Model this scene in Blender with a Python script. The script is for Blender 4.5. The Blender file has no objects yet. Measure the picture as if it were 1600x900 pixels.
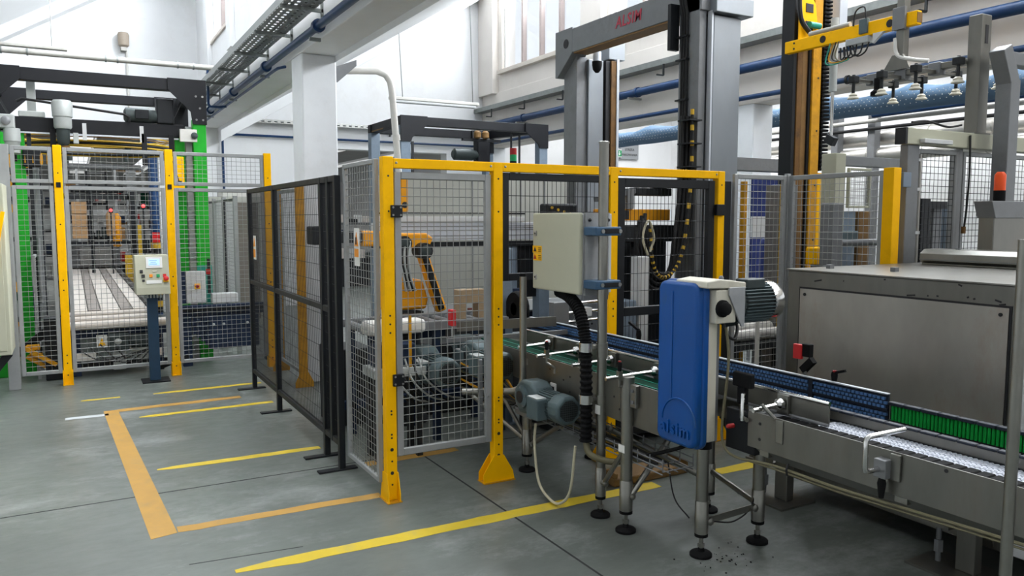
import bpy, bmesh, math, random
from mathutils import Vector, Matrix

rnd = random.Random(11)
sc = bpy.context.scene
col = sc.collection

# ------------------------------------------------------------------ camera
CAM_H = 1.66
cam_d = bpy.data.cameras.new('camera')
cam_d.sensor_width = 36.0
cam_d.lens = 1220.0 / 1600.0 * 36.0
cam_d.clip_end = 200
cam = bpy.data.objects.new('camera', cam_d)
col.objects.link(cam)
cam.location = (0, 0, CAM_H)
cam.rotation_euler = (math.radians(90 - 5.1055), 0, math.radians(-29.3131))
sc.camera = cam

# ------------------------------------------------------------------ world and light
world = bpy.data.worlds.new('overcast_sky')
sc.world = world
world.use_nodes = True
bg = world.node_tree.nodes['Background']
bg.inputs['Color'].default_value = (0.93, 0.965, 1.0, 1)
bg.inputs['Strength'].default_value = 0.95
sc.view_settings.view_transform = 'Standard'
sc.view_settings.look = 'None'
sc.view_settings.gamma = 1.0
sc.view_settings.use_curve_mapping = False
sc.view_settings.exposure = 0.25
sc.cycles.max_bounces = 7
sc.cycles.diffuse_bounces = 4
sc.cycles.glossy_bounces = 3
sc.cycles.transparent_max_bounces = 12
sc.cycles.use_denoising = True
sc.cycles.sample_clamp_indirect = 6.0


def area(name, loc, size, size_y, rot, watts, color=(0.97, 0.985, 1.0)):
    d = bpy.data.lights.new(name, 'AREA')
    d.shape = 'RECTANGLE'
    d.size = size
    d.size_y = size_y
    d.energy = watts
    d.color = color
    o = bpy.data.objects.new(name, d)
    col.objects.link(o)
    o.location = loc
    o.rotation_euler = rot
    return o


# daylight standing in the clerestory windows of the two saw-tooth roofs (they face -X)
WIN_L = [(11.9, 13.4), (8.9, 11.2), (5.5, 8.0), (2.2, 4.7), (-1.6, 1.2)]
WIN_R = [(11.4, 14.2), (7.6, 10.5), (4.0, 6.9), (0.6, 3.4), (-3.4, -0.2)]
WIN_LZ = (4.44, 6.1)
WIN_RZ = (4.63, 6.4)
for _x, _w, _k in ((2.33, WIN_L, ((5.55, 6.1, 300), (5.2, 6.1, 220), (4.5, 6.1, 60), (4.5, 6.1, 38), (4.5, 6.1, 24))),
                   (8.0, WIN_R, ((6.0, 6.4, 230), (5.35, 6.4, 160), (4.7, 6.4, 105), (4.7, 6.4, 32), (4.7, 6.4, 24)))):
    for (_y0, _y1), (_z0, _z1, _q) in zip(_w, _k):
        area('window_daylight', (_x, (_y0 + _y1) / 2, (_z0 + _z1) / 2), _y1 - _y0, _z1 - _z0,
             (math.radians(90), 0, math.radians(90)), _q * (_y1 - _y0) * (_z1 - _z0))
# daylight standing in the roof lights of the side aisle and of the hall behind
AISLE_SKY = [(5.0, 7.2), (8.4, 10.6), (11.6, 13.8)]
REAR_SKY = [(-3.4, -2.8), (-1.7, -1.1), (0.0, 0.5), (1.7, 2.2), (3.4, 4.0), (5.1, 5.7), (6.8, 7.4)]
for _y0, _y1 in AISLE_SKY:
    area('aisle_daylight', (10.4, (_y0 + _y1) / 2, 4.56), 3.0, _y1 - _y0, (0, 0, 0), 16.0 * 3.0 * (_y1 - _y0))
for _x0, _x1 in REAR_SKY:
    area('rear_daylight', ((_x0 + _x1) / 2, 24.0, 3.33), _x1 - _x0, 16.0, (0, 0, 0), 8.0 * (_x1 - _x0) * 16.0)

# ------------------------------------------------------------------ materials
MAT = {}


def lin(c):
    c = c / 255.0
    return c / 12.92 if c <= 0.04045 else ((c + 0.055) / 1.055) ** 2.4


def mat(name, rgb, rough=0.5, metal=0.0, var=0.12, scale=6.0, bump=0.0, stain=None, stain_amt=0.0, spec=0.3, stretch=None, coat=0.0):
    """procedural paint / metal: base colour broken up by noise, optional stains and fine relief"""
    m = bpy.data.materials.new(name)
    m.use_nodes = True
    nt = m.node_tree
    N, L = nt.nodes, nt.links
    b = N['Principled BSDF']
    c = [lin(v) for v in rgb]
    tc = N.new('ShaderNodeTexCoord')
    mp = N.new('ShaderNodeMapping')
    L.new(tc.outputs['Object'], mp.inputs['Vector'])
    if stretch:
        mp.inputs['Scale'].default_value = stretch
    nz = N.new('ShaderNodeTexNoise')
    nz.inputs['Scale'].default_value = scale
    nz.inputs['Detail'].default_value = 5
    nz.inputs['Roughness'].default_value = 0.65
    L.new(mp.outputs['Vector'], nz.inputs['Vector'])
    rp = N.new('ShaderNodeValToRGB')
    rp.color_ramp.elements[0].position = 0.32
    rp.color_ramp.elements[1].position = 0.70
    rp.color_ramp.elements[0].color = (*[v * (1 - var) for v in c], 1)
    rp.color_ramp.elements[1].color = (*[min(1, v * (1 + var)) for v in c], 1)
    L.new(nz.outputs['Fac'], rp.inputs['Fac'])
    out = rp.outputs['Color']
    if stain is not None:
        n2 = N.new('ShaderNodeTexNoise')
        n2.inputs['Scale'].default_value = scale * 0.55
        n2.inputs['Detail'].default_value = 9
        n2.inputs['Roughness'].default_value = 0.75
        L.new(mp.outputs['Vector'], n2.inputs['Vector'])
        r2 = N.new('ShaderNodeValToRGB')
        r2.color_ramp.elements[0].position = 0.52
        r2.color_ramp.elements[1].position = 0.70
        r2.color_ramp.elements[0].color = (0, 0, 0, 1)
        r2.color_ramp.elements[1].color = (stain_amt,) * 3 + (1,)
        L.new(n2.outputs['Fac'], r2.inputs['Fac'])
        mx = N.new('ShaderNodeMixRGB')
        L.new(r2.outputs['Color'], mx.inputs['Fac'])
        L.new(out, mx.inputs['Color1'])
        mx.inputs['Color2'].default_value = (*[lin(v) for v in stain], 1)
        out = mx.outputs['Color']
    L.new(out, b.inputs['Base Color'])
    b.inputs['Metallic'].default_value = metal
    b.inputs['Specular IOR Level'].default_value = spec
    b.inputs['Coat Weight'].default_value = coat
    mr = N.new('ShaderNodeMapRange')
    mr.inputs['To Min'].default_value = max(0.03, rough - 0.10)
    mr.inputs['To Max'].default_value = min(1.0, rough + 0.10)
    L.new(nz.outputs['Fac'], mr.inputs['Value'])
    L.new(mr.outputs['Result'], b.inputs['Roughness'])
    if bump:
        bp = N.new('ShaderNodeBump')
        bp.inputs['Strength'].default_value = bump
        bp.inputs['Distance'].default_value = 0.01
        L.new(nz.outputs['Fac'], bp.inputs['Height'])
        L.new(bp.outputs['Normal'], b.inputs['Normal'])
    MAT[name] = m
    return m


def glow(name, rgb, strength):
    m = bpy.data.materials.new(name)
    m.use_nodes = True
    b = m.node_tree.nodes['Principled BSDF']
    c = (*[lin(v) for v in rgb], 1)
    b.inputs['Base Color'].default_value = c
    b.inputs['Emission Color'].default_value = c
    b.inputs['Emission Strength'].default_value = strength
    MAT[name] = m


mat('white_paint', (232, 233, 234), 0.75, var=0.03, scale=1.2, bump=0.05, stain=(205, 200, 192), stain_amt=0.35)
mat('column_paint', (226, 229, 232), 0.7, var=0.03, scale=2.0, bump=0.15, stain=(190, 190, 190), stain_amt=0.3)
mat('wall_warm', (222, 216, 209), 0.75, var=0.03, scale=1.1, bump=0.05, stain=(196, 188, 178), stain_amt=0.4)
mat('galv_plate', (168, 170, 172), 0.4, metal=0.5, var=0.1, scale=12)
mat('tan_plastic', (150, 138, 124), 0.5, var=0.06)
mat('post_blue', (36, 60, 82), 0.45, var=0.1)
mat('sill_paint', (205, 196, 186), 0.7, var=0.06, scale=3)
mat('roof_white', (236, 237, 238), 0.8, var=0.02, scale=1.0)
mat('yellow_paint', (250, 186, 0), 0.5, spec=0.12, var=0.05, scale=5, stain=(150, 105, 20), stain_amt=0.25)
mat('yellow_worn', (196, 140, 18), 0.5, var=0.2, scale=9, stain=(90, 60, 25), stain_amt=0.6)
mat('line_orange', (176, 136, 66), 0.55, var=0.10, scale=6, stain=(140, 125, 95), stain_amt=0.55)
mat('line_yellow', (204, 178, 48), 0.55, var=0.08, scale=6, stain=(170, 160, 110), stain_amt=0.6)
mat('line_white', (190, 195, 198), 0.6, var=0.10, scale=9)
mat('grey_frame', (150, 152, 152), 0.45, metal=0.2, var=0.08, scale=8)
mat('galv_wire', (150, 151, 148), 0.35, metal=0.75, var=0.1, scale=20)
mat('black_paint', (20, 23, 27), 0.5, var=0.15, scale=8)
mat('black_wire', (22, 25, 28), 0.5, var=0.1)
mat('black_rubber', (20, 20, 21), 0.75, spec=0.12, var=0.15, scale=30)
mat('stainless', (140, 139, 133), 0.32, metal=0.92, var=0.10, scale=5, stain=(128, 118, 108), stain_amt=0.5)
mat('stainless_brushed', (122, 121, 115), 0.40, metal=0.9, var=0.14, scale=3.0, stretch=(2, 2, 0.5), stain=(120, 110, 100), stain_amt=0.55)
mat('stainless_panel', (168, 165, 158), 0.46, metal=0.9, var=0.16, scale=1.6, stretch=(1, 1, .45), stain=(150, 112, 80), stain_amt=0.5, bump=0.35)
mat('cabinet_brown', (112, 106, 98), 0.6, var=0.1)
mat('chrome', (214, 214, 212), 0.16, metal=1.0, var=0.04)
mat('aluminium', (196, 201, 208), 0.38, metal=0.25, var=0.05, scale=4)
mat('steel_grey', (122, 124, 126), 0.5, metal=0.3, var=0.10, scale=5, stain=(90, 88, 86), stain_amt=0.4)
mat('silver_cover', (140, 145, 150), 0.45, metal=0.55, var=0.07, scale=3, stain=(140, 142, 144), stain_amt=0.5, stretch=(1, 1, .4))
mat('slate_paint', (15, 17, 22), 0.55, var=0.12, scale=6, spec=0.3)
mat('bluegrey_paint', (118, 132, 146), 0.5, var=0.10, scale=6, stain=(80, 84, 90), stain_amt=0.4)
mat('navy_paint', (28, 42, 66), 0.5, var=0.15, scale=6)
mat('green_paint', (40, 160, 48), 0.5, spec=0.15, var=0.10, scale=5, stain=(30, 110, 40), stain_amt=0.4)
mat('teal_paint', (40, 140, 120), 0.5, var=0.1)
mat('motor_grey', (82, 97, 100), 0.5, metal=0.1, var=0.14, scale=12, stain=(70, 74, 72), stain_amt=0.5)
mat('motor_light', (170, 174, 172), 0.5, metal=0.2, var=0.08, scale=9)
mat('motor_dark', (58, 66, 66), 0.5, metal=0.2, var=0.14, scale=12)
mat('blue_plastic', (6, 74, 146), 0.33, var=0.10, scale=4, stain=(46, 78, 100), stain_amt=0.95, stretch=(1, 1, .35), spec=0.35)
mat('beige_paint', (176, 176, 156), 0.5, var=0.03, scale=4)
mat('cream_plastic', (206, 202, 186), 0.5, var=0.05, scale=6, stain=(150, 140, 120), stain_amt=0.4)
mat('grey_panel', (172, 172, 163), 0.55, var=0.04, scale=2)
mat('light_panel', (198, 200, 200), 0.5, var=0.04, scale=3)
mat('blue_pipe', (24, 54, 92), 0.4, var=0.12, scale=6, stain=(70, 90, 110), stain_amt=0.4)
mat('pipe_grey', (168, 166, 160), 0.5, metal=0.2, var=0.10, scale=7)
mat('pipe_cream', (206, 204, 198), 0.5, var=0.06, scale=7)
mat('foil', (205, 202, 196), 0.34, metal=0.8, var=0.08, scale=6)
mat('tray_steel', (128, 132, 130), 0.45, metal=0.6, var=0.15, scale=10)
mat('duct_fabric', (84, 110, 136), 0.85, var=0.08, scale=5)
mat('red_paint', (196, 38, 40), 0.4, var=0.08)
mat('red_print', (178, 58, 74), 0.5, var=0.05)
mat('orange_plastic', (232, 84, 30), 0.35, var=0.05)
mat('rust_orange', (108, 76, 36), 0.6, var=0.2, scale=9, stain=(50, 34, 24), stain_amt=0.8)
mat('rust_dark', (120, 90, 50), 0.6, var=0.2, scale=9)
mat('belt_blue', (78, 116, 164), 0.45, var=0.12, scale=20)
mat('guide_dark', (34, 40, 52), 0.5, var=0.15, scale=12)
mat('belt_green', (16, 54, 40), 0.85, spec=0.08, var=0.15, scale=8)
mat('roller_green', (16, 150, 60), 0.35, var=0.06)
mat('belt_white', (196, 200, 210), 0.45, var=0.08, scale=20)
mat('belt_pale', (206, 198, 190), 0.5, var=0.10, scale=3)
mat('belt_stripe', (138, 130, 124), 0.5, var=0.2, scale=5)
mat('cable_cream', (186, 180, 156), 0.5, var=0.08)
mat('cable_black', (26, 26, 27), 0.5, var=0.1)
mat('cable_olive', (104, 99, 76), 0.5, var=0.1)
mat('clamp_blue', (58, 86, 112), 0.4, var=0.08)
mat('sticker_white', (222, 222, 218), 0.6, var=0.03)
mat('sticker_yellow', (240, 180, 20), 0.5, var=0.03)
mat('sticker_orange', (226, 140, 30), 0.5, var=0.03)
mat('ink', (40, 40, 42), 0.6, var=0.05)
mat('exit_green', (22, 140, 84), 0.5, var=0.03)
mat('sign_silver', (146, 149, 152), 0.5, metal=0.0, var=0.04)
mat('poster_brown', (112, 60, 52), 0.6, var=0.2, scale=14)
mat('poster_yellow', (226, 202, 30), 0.6, var=0.04)
mat('wood', (150, 130, 104), 0.7, var=0.14, scale=10, stretch=(1, 6, 6))
mat('robot_yellow', (224, 152, 20), 0.45, var=0.06, scale=5)
mat('dark_metal', (46, 48, 50), 0.5, metal=0.3, var=0.2, scale=8)
mat('brown_tray', (120, 92, 54), 0.6, var=0.15)
mat('pvc_frame', (222, 222, 220), 0.5, var=0.03)
mat('mullion', (150, 138, 134), 0.5, var=0.06)
mat('joint', (46, 48, 48), 0.9, var=0.1)
mat('green_button', (30, 150, 90), 0.4, var=0.02)
mat('red_dark', (150, 30, 30), 0.4, var=0.05)
mat('dark_hall', (104, 100, 96), 0.8, var=0.1, scale=2)
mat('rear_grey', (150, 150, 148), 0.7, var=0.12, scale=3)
mat('carton', (176, 140, 100), 0.8, var=0.1)
mat('blue_crate', (30, 62, 120), 0.5, var=0.1)
mat('banner_blue', (38, 52, 110), 0.6, var=0.06)
mat('carrier_yellow', (196, 158, 44), 0.5, var=0.06)
glow('screen_glow', (150, 186, 250), 0.9)
glow('red_led', (255, 60, 60), 3.0)
glow('roof_glass', (225, 236, 250), 1.3)


def floor_material():
    m = bpy.data.materials.new('floor_concrete')
    m.use_nodes = True
    nt = m.node_tree
    N, L = nt.nodes, nt.links
    b = N['Principled BSDF']
    tc = N.new('ShaderNodeTexCoord')

    def noise(scale, detail, rough, stretch=None):
        n = N.new('ShaderNodeTexNoise')
        n.inputs['Scale'].default_value = scale
        n.inputs['Detail'].default_value = detail
        n.inputs['Roughness'].default_value = rough
        mp = N.new('ShaderNodeMapping')
        if stretch:
            mp.inputs['Scale'].default_value = stretch
        L.new(tc.outputs['Object'], mp.inputs['Vector'])
        L.new(mp.outputs['Vector'], n.inputs['Vector'])
        return n

    def ramp(src, p0, c0, p1, c1):
        r = N.new('ShaderNodeValToRGB')
        r.color_ramp.elements[0].position = p0
        r.color_ramp.elements[1].position = p1
        r.color_ramp.elements[0].color = (*c0, 1)
        r.color_ramp.elements[1].color = (*c1, 1)
        L.new(src, r.inputs['Fac'])
        return r.outputs['Color']

    def mix(f, a, bb, t='MIX'):
        x = N.new('ShaderNodeMixRGB')
        x.blend_type = t
        if isinstance(f, float):
            x.inputs['Fac'].default_value = f
        else:
            L.new(f, x.inputs['Fac'])
        L.new(a, x.inputs['Color1'])
        if isinstance(bb, tuple):
            x.inputs['Color2'].default_value = (*bb, 1)
        else:
            L.new(bb, x.inputs['Color2'])
        return x.outputs['Color']

    big = noise(0.55, 6, 0.6)
    base = ramp(big.outputs['Fac'], 0.3, tuple(lin(v) for v in (82, 87, 83)), 0.7, tuple(lin(v) for v in (106, 112, 107)))
    fine = noise(7, 8, 0.7, (1, 2.2, 1))
    f = ramp(fine.outputs['Fac'], 0.56, (0, 0, 0), 0.78, (0.5, 0.5, 0.5))
    out = mix(f, base, tuple(lin(v) for v in (92, 95, 94)))
    dust = noise(0.9, 10, 0.78, (1.0, 1.6, 1))
    d = ramp(dust.outputs['Fac'], 0.52, (0, 0, 0), 0.72, (0.8, 0.8, 0.8))
    out = mix(d, out, tuple(lin(v) for v in (150, 153, 152)))
    sp = noise(60, 2, 0.5)
    s = ramp(sp.outputs['Fac'], 0.74, (0, 0, 0), 0.78, (0.5, 0.5, 0.5))
    out = mix(s, out, tuple(lin(v) for v in (60, 62, 62)))
    L.new(out, b.inputs['Base Color'])
    rr = ramp(fine.outputs['Fac'], 0.3, (0.30, 0.30, 0.30), 0.75, (0.52, 0.52, 0.52))
    L.new(rr, b.inputs['Roughness'])
    b.inputs['Specular IOR Level'].default_value = 0.45
    bp = N.new('ShaderNodeBump')
    bp.inputs['Strength'].default_value = 0.04
    bp.inputs['Distance'].default_value = 0.01
    L.new(fine.outputs['Fac'], bp.inputs['Height'])
    L.new(bp.outputs['Normal'], b.inputs['Normal'])
    MAT['floor'] = m


floor_material()


def glass_material():
    m = bpy.data.materials.new('window_glass')
    m.use_nodes = True
    nt = m.node_tree
    N, L = nt.nodes, nt.links
    N.remove(N['Principled BSDF'])
    t = N.new('ShaderNodeBsdfTransparent')
    t.inputs['Color'].default_value = (0.96, 0.98, 1, 1)
    g = N.new('ShaderNodeBsdfGlossy')
    g.inputs['Roughness'].default_value = 0.05
    mx = N.new('ShaderNodeMixShader')
    mx.inputs['Fac'].default_value = 0.06
    L.new(t.outputs[0], mx.inputs[1])
    L.new(g.outputs[0], mx.inputs[2])
    L.new(mx.outputs[0], N['Material Output'].inputs['Surface'])
    MAT['glass'] = m


glass_material()

# ------------------------------------------------------------------ mesh helpers


class MB:
    """collects shapes in world metres; build() links them as one mesh object"""

    def __init__(s):
        s.v = []
        s.f = []

    def add(s, vs, fs):
        o = len(s.v)
        s.v += [tuple(p) for p in vs]
        s.f += [tuple(i + o for i in f) for f in fs]
        return s

    def box(s, x0, x1, y0, y1, z0, z1):
        return s.add([(x0, y0, z0), (x1, y0, z0), (x1, y1, z0), (x0, y1, z0), (x0, y0, z1), (x1, y0, z1), (x1, y1, z1), (x0, y1, z1)],
                     [(0, 3, 2, 1), (4, 5, 6, 7), (0, 1, 5, 4), (1, 2, 6, 5), (2, 3, 7, 6), (3, 0, 4, 7)])

    def obox(s, c, sz, rx=0, ry=0, rz=0):
        from mathutils import Euler
        M = Euler((rx, ry, rz)).to_matrix()
        c = Vector(c)
        hx, hy, hz = [q / 2 for q in sz]
        vs = [c + M @ Vector((a * hx, b * hy, d * hz)) for d in (-1, 1) for a, b in ((-1, -1), (1, -1), (1, 1), (-1, 1))]
        return s.add(vs, [(0, 3, 2, 1), (4, 5, 6, 7), (0, 1, 5, 4), (1, 2, 6, 5), (2, 3, 7, 6), (3, 0, 4, 7)])

    def bar(s, p0, p1, w, h, up=(0, 0, 1)):
        """rectangular bar from p0 to p1; w sideways, h along up"""
        p0, p1 = Vector(p0), Vector(p1)
        d = (p1 - p0).normalized()
        u = Vector(up)
        if abs(d.dot(u)) > 0.98:
            u = Vector((0, 1, 0))
        sd = d.cross(u).normalized()
        u = sd.cross(d).normalized()
        vs = []
        for p in (p0, p1):
            for a, b in ((-1, -1), (1, -1), (1, 1), (-1, 1)):
                vs.append(p + sd * a * w / 2 + u * b * h / 2)
        return s.add(vs, [(0, 3, 2, 1), (4, 5, 6, 7), (0, 1, 5, 4), (1, 2, 6, 5), (2, 3, 7, 6), (3, 0, 4, 7)])

    def cyl(s, p0, p1, r0, r1=None, n=14, caps=True):
        r1 = r0 if r1 is None else r1
        p0, p1 = Vector(p0), Vector(p1)
        d = (p1 - p0).normalized()
        u = Vector((0, 0, 1)) if abs(d.z) < 0.9 else Vector((1, 0, 0))
        a = d.cross(u).normalized()
        b = d.cross(a).normalized()
        vs = []
        for p, r in ((p0, r0), (p1, r1)):
            for i in range(n):
                t = 2 * math.pi * i / n
                vs.append(p + a * math.cos(t) * r + b * math.sin(t) * r)
        fs = [(i, (i + 1) % n, n + (i + 1) % n, n + i) for i in range(n)]
        if caps:
            fs += [tuple(reversed(range(n))), tuple(range(n, 2 * n))]
        return s.add(vs, fs)

    def lathe(s, p0, d, prof, n=18):
        """profile of (distance along d, radius) pairs around the axis through p0"""
        p0, d = Vector(p0), Vector(d).normalized()
        u = Vector((0, 0, 1)) if abs(d.z) < 0.9 else Vector((1, 0, 0))
        a = d.cross(u).normalized()
        b = d.cross(a).normalized()
        vs, fs = [], []
        for t, r in prof:
            for i in range(n):
                q = 2 * math.pi * i / n
                vs.append(p0 + d * t + (a * math.cos(q) + b * math.sin(q)) * max(r, 1e-4))
        k = len(prof)
        for j in range(k - 1):
            for i in range(n):
                fs.append((j * n + i, j * n + (i + 1) % n, (j + 1) * n + (i + 1) % n, (j + 1) * n + i))
        fs += [tuple(reversed(range(n))), tuple(range((k - 1) * n, k * n))]
        return s.add(vs, fs)

    def tube(s, pts, r, n=8, closed=False):
        pts = [Vector(p) for p in pts]
        k = len(pts)
        vs, fs = [], []
        prev = None
        for j, p in enumerate(pts):
            if j == 0:
                d = pts[1] - p
            elif j == k - 1:
                d = p - pts[j - 1]
            else:
                d = (pts[j + 1] - p).normalized() + (p - pts[j - 1]).normalized()
            d.normalize()
            if prev is None:
                u = Vector((0, 0, 1)) if abs(d.z) < 0.9 else Vector((1, 0, 0))
                a = d.cross(u).normalized()
            else:
                a = (prev - d * prev.dot(d)).normalized()
            prev = a
            b = d.cross(a).normalized()
            rr = r[j] if isinstance(r, (list, tuple)) else r
            for i in range(n):
                t = 2 * math.pi * i / n
                vs.append(p + a * math.cos(t) * rr + b * math.sin(t) * rr)
        for j in range(k - 1):
            for i in range(n):
                fs.append((j * n + i, j * n + (i + 1) % n, (j + 1) * n + (i + 1) % n, (j + 1) * n + i))
        fs += [tuple(reversed(range(n))), tuple(range((k - 1) * n, k * n))]
        return s.add(vs, fs)

    def prism(s, poly, ax, a0, a1):
        """2D polygon extruded along ax; poly in the other two axes in xyz order"""
        n = len(poly)

        def pt(p, a):
            return {'x': (a, p[0], p[1]), 'y': (p[0], a, p[1]), 'z': (p[0], p[1], a)}[ax]
        vs = [pt(p, a0) for p in poly] + [pt(p, a1) for p in poly]
        fs = [tuple(reversed(range(n))), tuple(range(n, 2 * n))]
        fs += [(i, (i + 1) % n, n + (i + 1) % n, n + i) for i in range(n)]
        return s.add(vs, fs)

    def mesh(s, name='m'):
        m = bpy.data.meshes.new(name)
        m.from_pydata(s.v, [], s.f)
        bm = bmesh.new()
        bm.from_mesh(m)
        bmesh.ops.recalc_face_normals(bm, faces=bm.faces)
        bm.to_mesh(m)
        bm.free()
        return m

    def build(s, name, material, parent=None, bevel=0.0, smooth=False, label=None, kind=None, seg=2):
        xs, ys, zs = zip(*s.v)
        c = Vector(((min(xs) + max(xs)) / 2, (min(ys) + max(ys)) / 2, min(zs)))
        s.v = [(x - c.x, y - c.y, z - c.z) for x, y, z in s.v]
        m = s.mesh(name)
        m.materials.append(MAT[material])
        o = bpy.data.objects.new(name, m)
        col.objects.link(o)
        o.location = c
        if parent is not None:
            adopt(o, parent)
        if smooth:
            for p in m.polygons:
                p.use_smooth = True
            if smooth != 'all':
                m.set_sharp_from_angle(angle=math.radians(38))
        if bevel:
            b = o.modifiers.new('bevel', 'BEVEL')
            b.width = bevel
            b.segments = seg
            b.limit_method = 'ANGLE'
            b.angle_limit = math.radians(40)
        if label:
            o['label'] = label
        if kind:
            o['kind'] = kind
        return o


WL = {}


def wloc(o):
    p = Vector(o.location)
    return p


def adopt(o, parent):
    """children keep world-space locations"""
    o.parent = parent
    o.matrix_parent_inverse = Matrix.Translation(-Vector(parent.location))


def thing(name, label, cat, loc=(0, 0, 0), group=None):
    o = bpy.data.objects.new(name, None)
    o.empty_display_size = 0.1
    col.objects.link(o)
    o.location = loc
    o['label'] = label
    o['category'] = cat
    if group:
        o['group'] = group
    return o


def tag(o, label, cat, group=None):
    o['label'] = label
    o['category'] = cat
    if group:
        o['group'] = group
    return o


def structure(o):
    o['kind'] = 'structure'
    return o


def clone(o, loc, label=None, parent=None):
    c = o.copy()
    col.objects.link(c)
    d = Vector(loc) - Vector(o.location) if parent is None else Vector((0, 0, 0))
    if parent is None:
        c.location = loc
    else:
        c.parent = parent
    if label:
        c['label'] = label
    for ch in [k for k in o.children]:
        clone(ch, None, None, c)
    return c


def text_part(name, body, size, loc, rot, material, parent=None, depth=0.002, align='CENTER', sx=1.0, bold=0.0, shear=0.0, space=1.0):
    cu = bpy.data.curves.new(name, 'FONT')
    cu.body = body
    cu.size = size
    cu.extrude = depth
    cu.offset = bold
    cu.space_character = space
    cu.shear = shear
    cu.align_x = align
    cu.align_y = 'CENTER'
    cu.resolution_u = 3
    t = bpy.data.objects.new(name + '_c', cu)
    col.objects.link(t)
    dg = bpy.context.evaluated_depsgraph_get()
    m = bpy.data.meshes.new_from_object(t.evaluated_get(dg))
    bpy.data.objects.remove(t)
    m.materials.clear()
    m.materials.append(MAT[material])
    o = bpy.data.objects.new(name, m)
    col.objects.link(o)
    o.location = loc
    o.rotation_euler = rot
    o.scale = (sx, 1, 1)
    if parent is not None:
        adopt(o, parent)
    return o


def arc(c, r, a0, a1, n, plane='xz'):
    out = []
    for i in range(n + 1):
        t = math.radians(a0 + (a1 - a0) * i / n)
        u, w = r * math.cos(t), r * math.sin(t)
        out.append({'xz': (c[0] + u, c[1], c[2] + w), 'yz': (c[0], c[1] + u, c[2] + w), 'xy': (c[0] + u, c[1] + w, c[2])}[plane])
    return out


def spline(pts, k=8):
    """Catmull-Rom through the points"""
    P = [Vector(p) for p in pts]
    P = [P[0] * 2 - P[1]] + P + [P[-1] * 2 - P[-2]]
    out = []
    for i in range(1, len(P) - 2):
        for j in range(k):
            t = j / k
            a, b, c, d = P[i - 1], P[i], P[i + 1], P[i + 2]
            out.append(0.5 * ((2 * b) + (c - a) * t + (2 * a - 5 * b + 4 * c - d) * t * t + (3 * b - a - 3 * c + d) * t ** 3))
    out.append(P[-2])
    return out


def wires(ax, c, u0, u1, z0, z1, du, dz, r, name, material, parent, zoff=True):
    """welded wire mesh in the plane ax=c; u runs along the other horizontal axis"""
    b = MB()

    def pt(u, z, o=0.0):
        return (c + o, u, z) if ax == 'x' else (u, c + o, z)
    nu = max(1, round((u1 - u0) / du))
    nz = max(1, round((z1 - z0) / dz))
    for i in range(nu + 1):
        u = u0 + (u1 - u0) * i / nu
        b.cyl(pt(u, z0), pt(u, z1), r, n=4, caps=False)
    for i in range(nz + 1):
        z = z0 + (z1 - z0) * i / nz
        b.cyl(pt(u0, z, r), pt(u1, z, r), r, n=4, caps=False)
    return b.build(name, material, parent, kind='stuff')


def frame(ax, c, u0, u1, z0, z1, w, d, name, material, parent, extra_z=(), bevel=0.003):
    """one welded rectangular frame (with cross rails) in the plane ax=c"""
    b = MB()

    def bx(a0, a1, q0, q1, dd=d):
        if ax == 'x':
            b.box(c - dd / 2, c + dd / 2, a0, a1, q0, q1)
        else:
            b.box(a0, a1, c - dd / 2, c + dd / 2, q0, q1)
    bx(u0, u0 + w, z0, z1)
    bx(u1 - w, u1, z0, z1)
    bx(u0 + w, u1 - w, z0, z0 + w, d * .96)
    bx(u0 + w, u1 - w, z1 - w, z1, d * .96)
    for z in extra_z:
        bx(u0 + w, u1 - w, z - w / 2, z + w / 2, d * .96)
    return b.build(name, material, parent, bevel=bevel, seg=1)

# ================================================================== the setting
def grid_wall(name, ax, c, us, zs, holes, thick, material, up=False):
    """one connected wall sheet with rectangular openings, given thickness"""
    idx, vs, fs = {}, [], []

    def vid(i, j):
        if (i, j) not in idx:
            idx[(i, j)] = len(vs)
            u, z = us[i], zs[j]
            vs.append((c, u, z) if ax == 'x' else (u, c, z) if ax == 'y' else (u, z, c))
        return idx[(i, j)]
    for i in range(len(us) - 1):
        for j in range(len(zs) - 1):
            um, zm = (us[i] + us[i + 1]) / 2, (zs[j] + zs[j + 1]) / 2
            if any(a < um < b and p < zm < q for a, b, p, q in holes):
                continue
            fs.append((vid(i, j), vid(i + 1, j), vid(i + 1, j + 1), vid(i, j + 1)))
    b = MB()
    b.add(vs, fs)
    o = b.build(name, material)
    # sheets are thickened away from the hall
    n = o.data.polygons[0].normal
    m = o.modifiers.new('thickness', 'SOLIDIFY')
    m.thickness = thick
    want = {'x': (1, 0, 0), 'y': (0, 1, 0), 'z': (0, 0, 1)}[ax]
    m.offset = 1.0 if n.dot(Vector(want)) > 0 else -1.0
    return structure(o)


fl = MB().box(-9, 13.2, -5, 34, -0.2, 0).build('floor', 'floor')
structure(fl)


def painted(pts, material, label, z=0.0015):
    b = MB()
    n = len(pts)
    b.add([(x, y, 0.0002) for x, y in pts] + [(x, y, z) for x, y in pts],
          [tuple(reversed(range(n))), tuple(range(n, 2 * n))] + [(i, (i + 1) % n, n + (i + 1) % n, n + i) for i in range(n)])
    return b.build('painted_line', material, fl, label=label)


def ragged(x0, x1, y, w, seed, slope=0.0):
    """a hand-taped stripe along X with slightly uneven edges"""
    r = random.Random(seed)
    n = max(6, int((x1 - x0) / 0.10))
    lo, hi = [], []
    for i in range(n + 1):
        t = i / n
        x = x0 + (x1 - x0) * t
        yy = y + slope * (x - x0)
        taper = min(1, 0.35 + 6 * t) if seed % 2 else 1
        lo.append((x, yy - w / 2 * taper + r.uniform(-.006, .006)))
        hi.append((x, yy + w / 2 * taper + r.uniform(-.006, .006)))
    return lo + hi[::-1]


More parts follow.
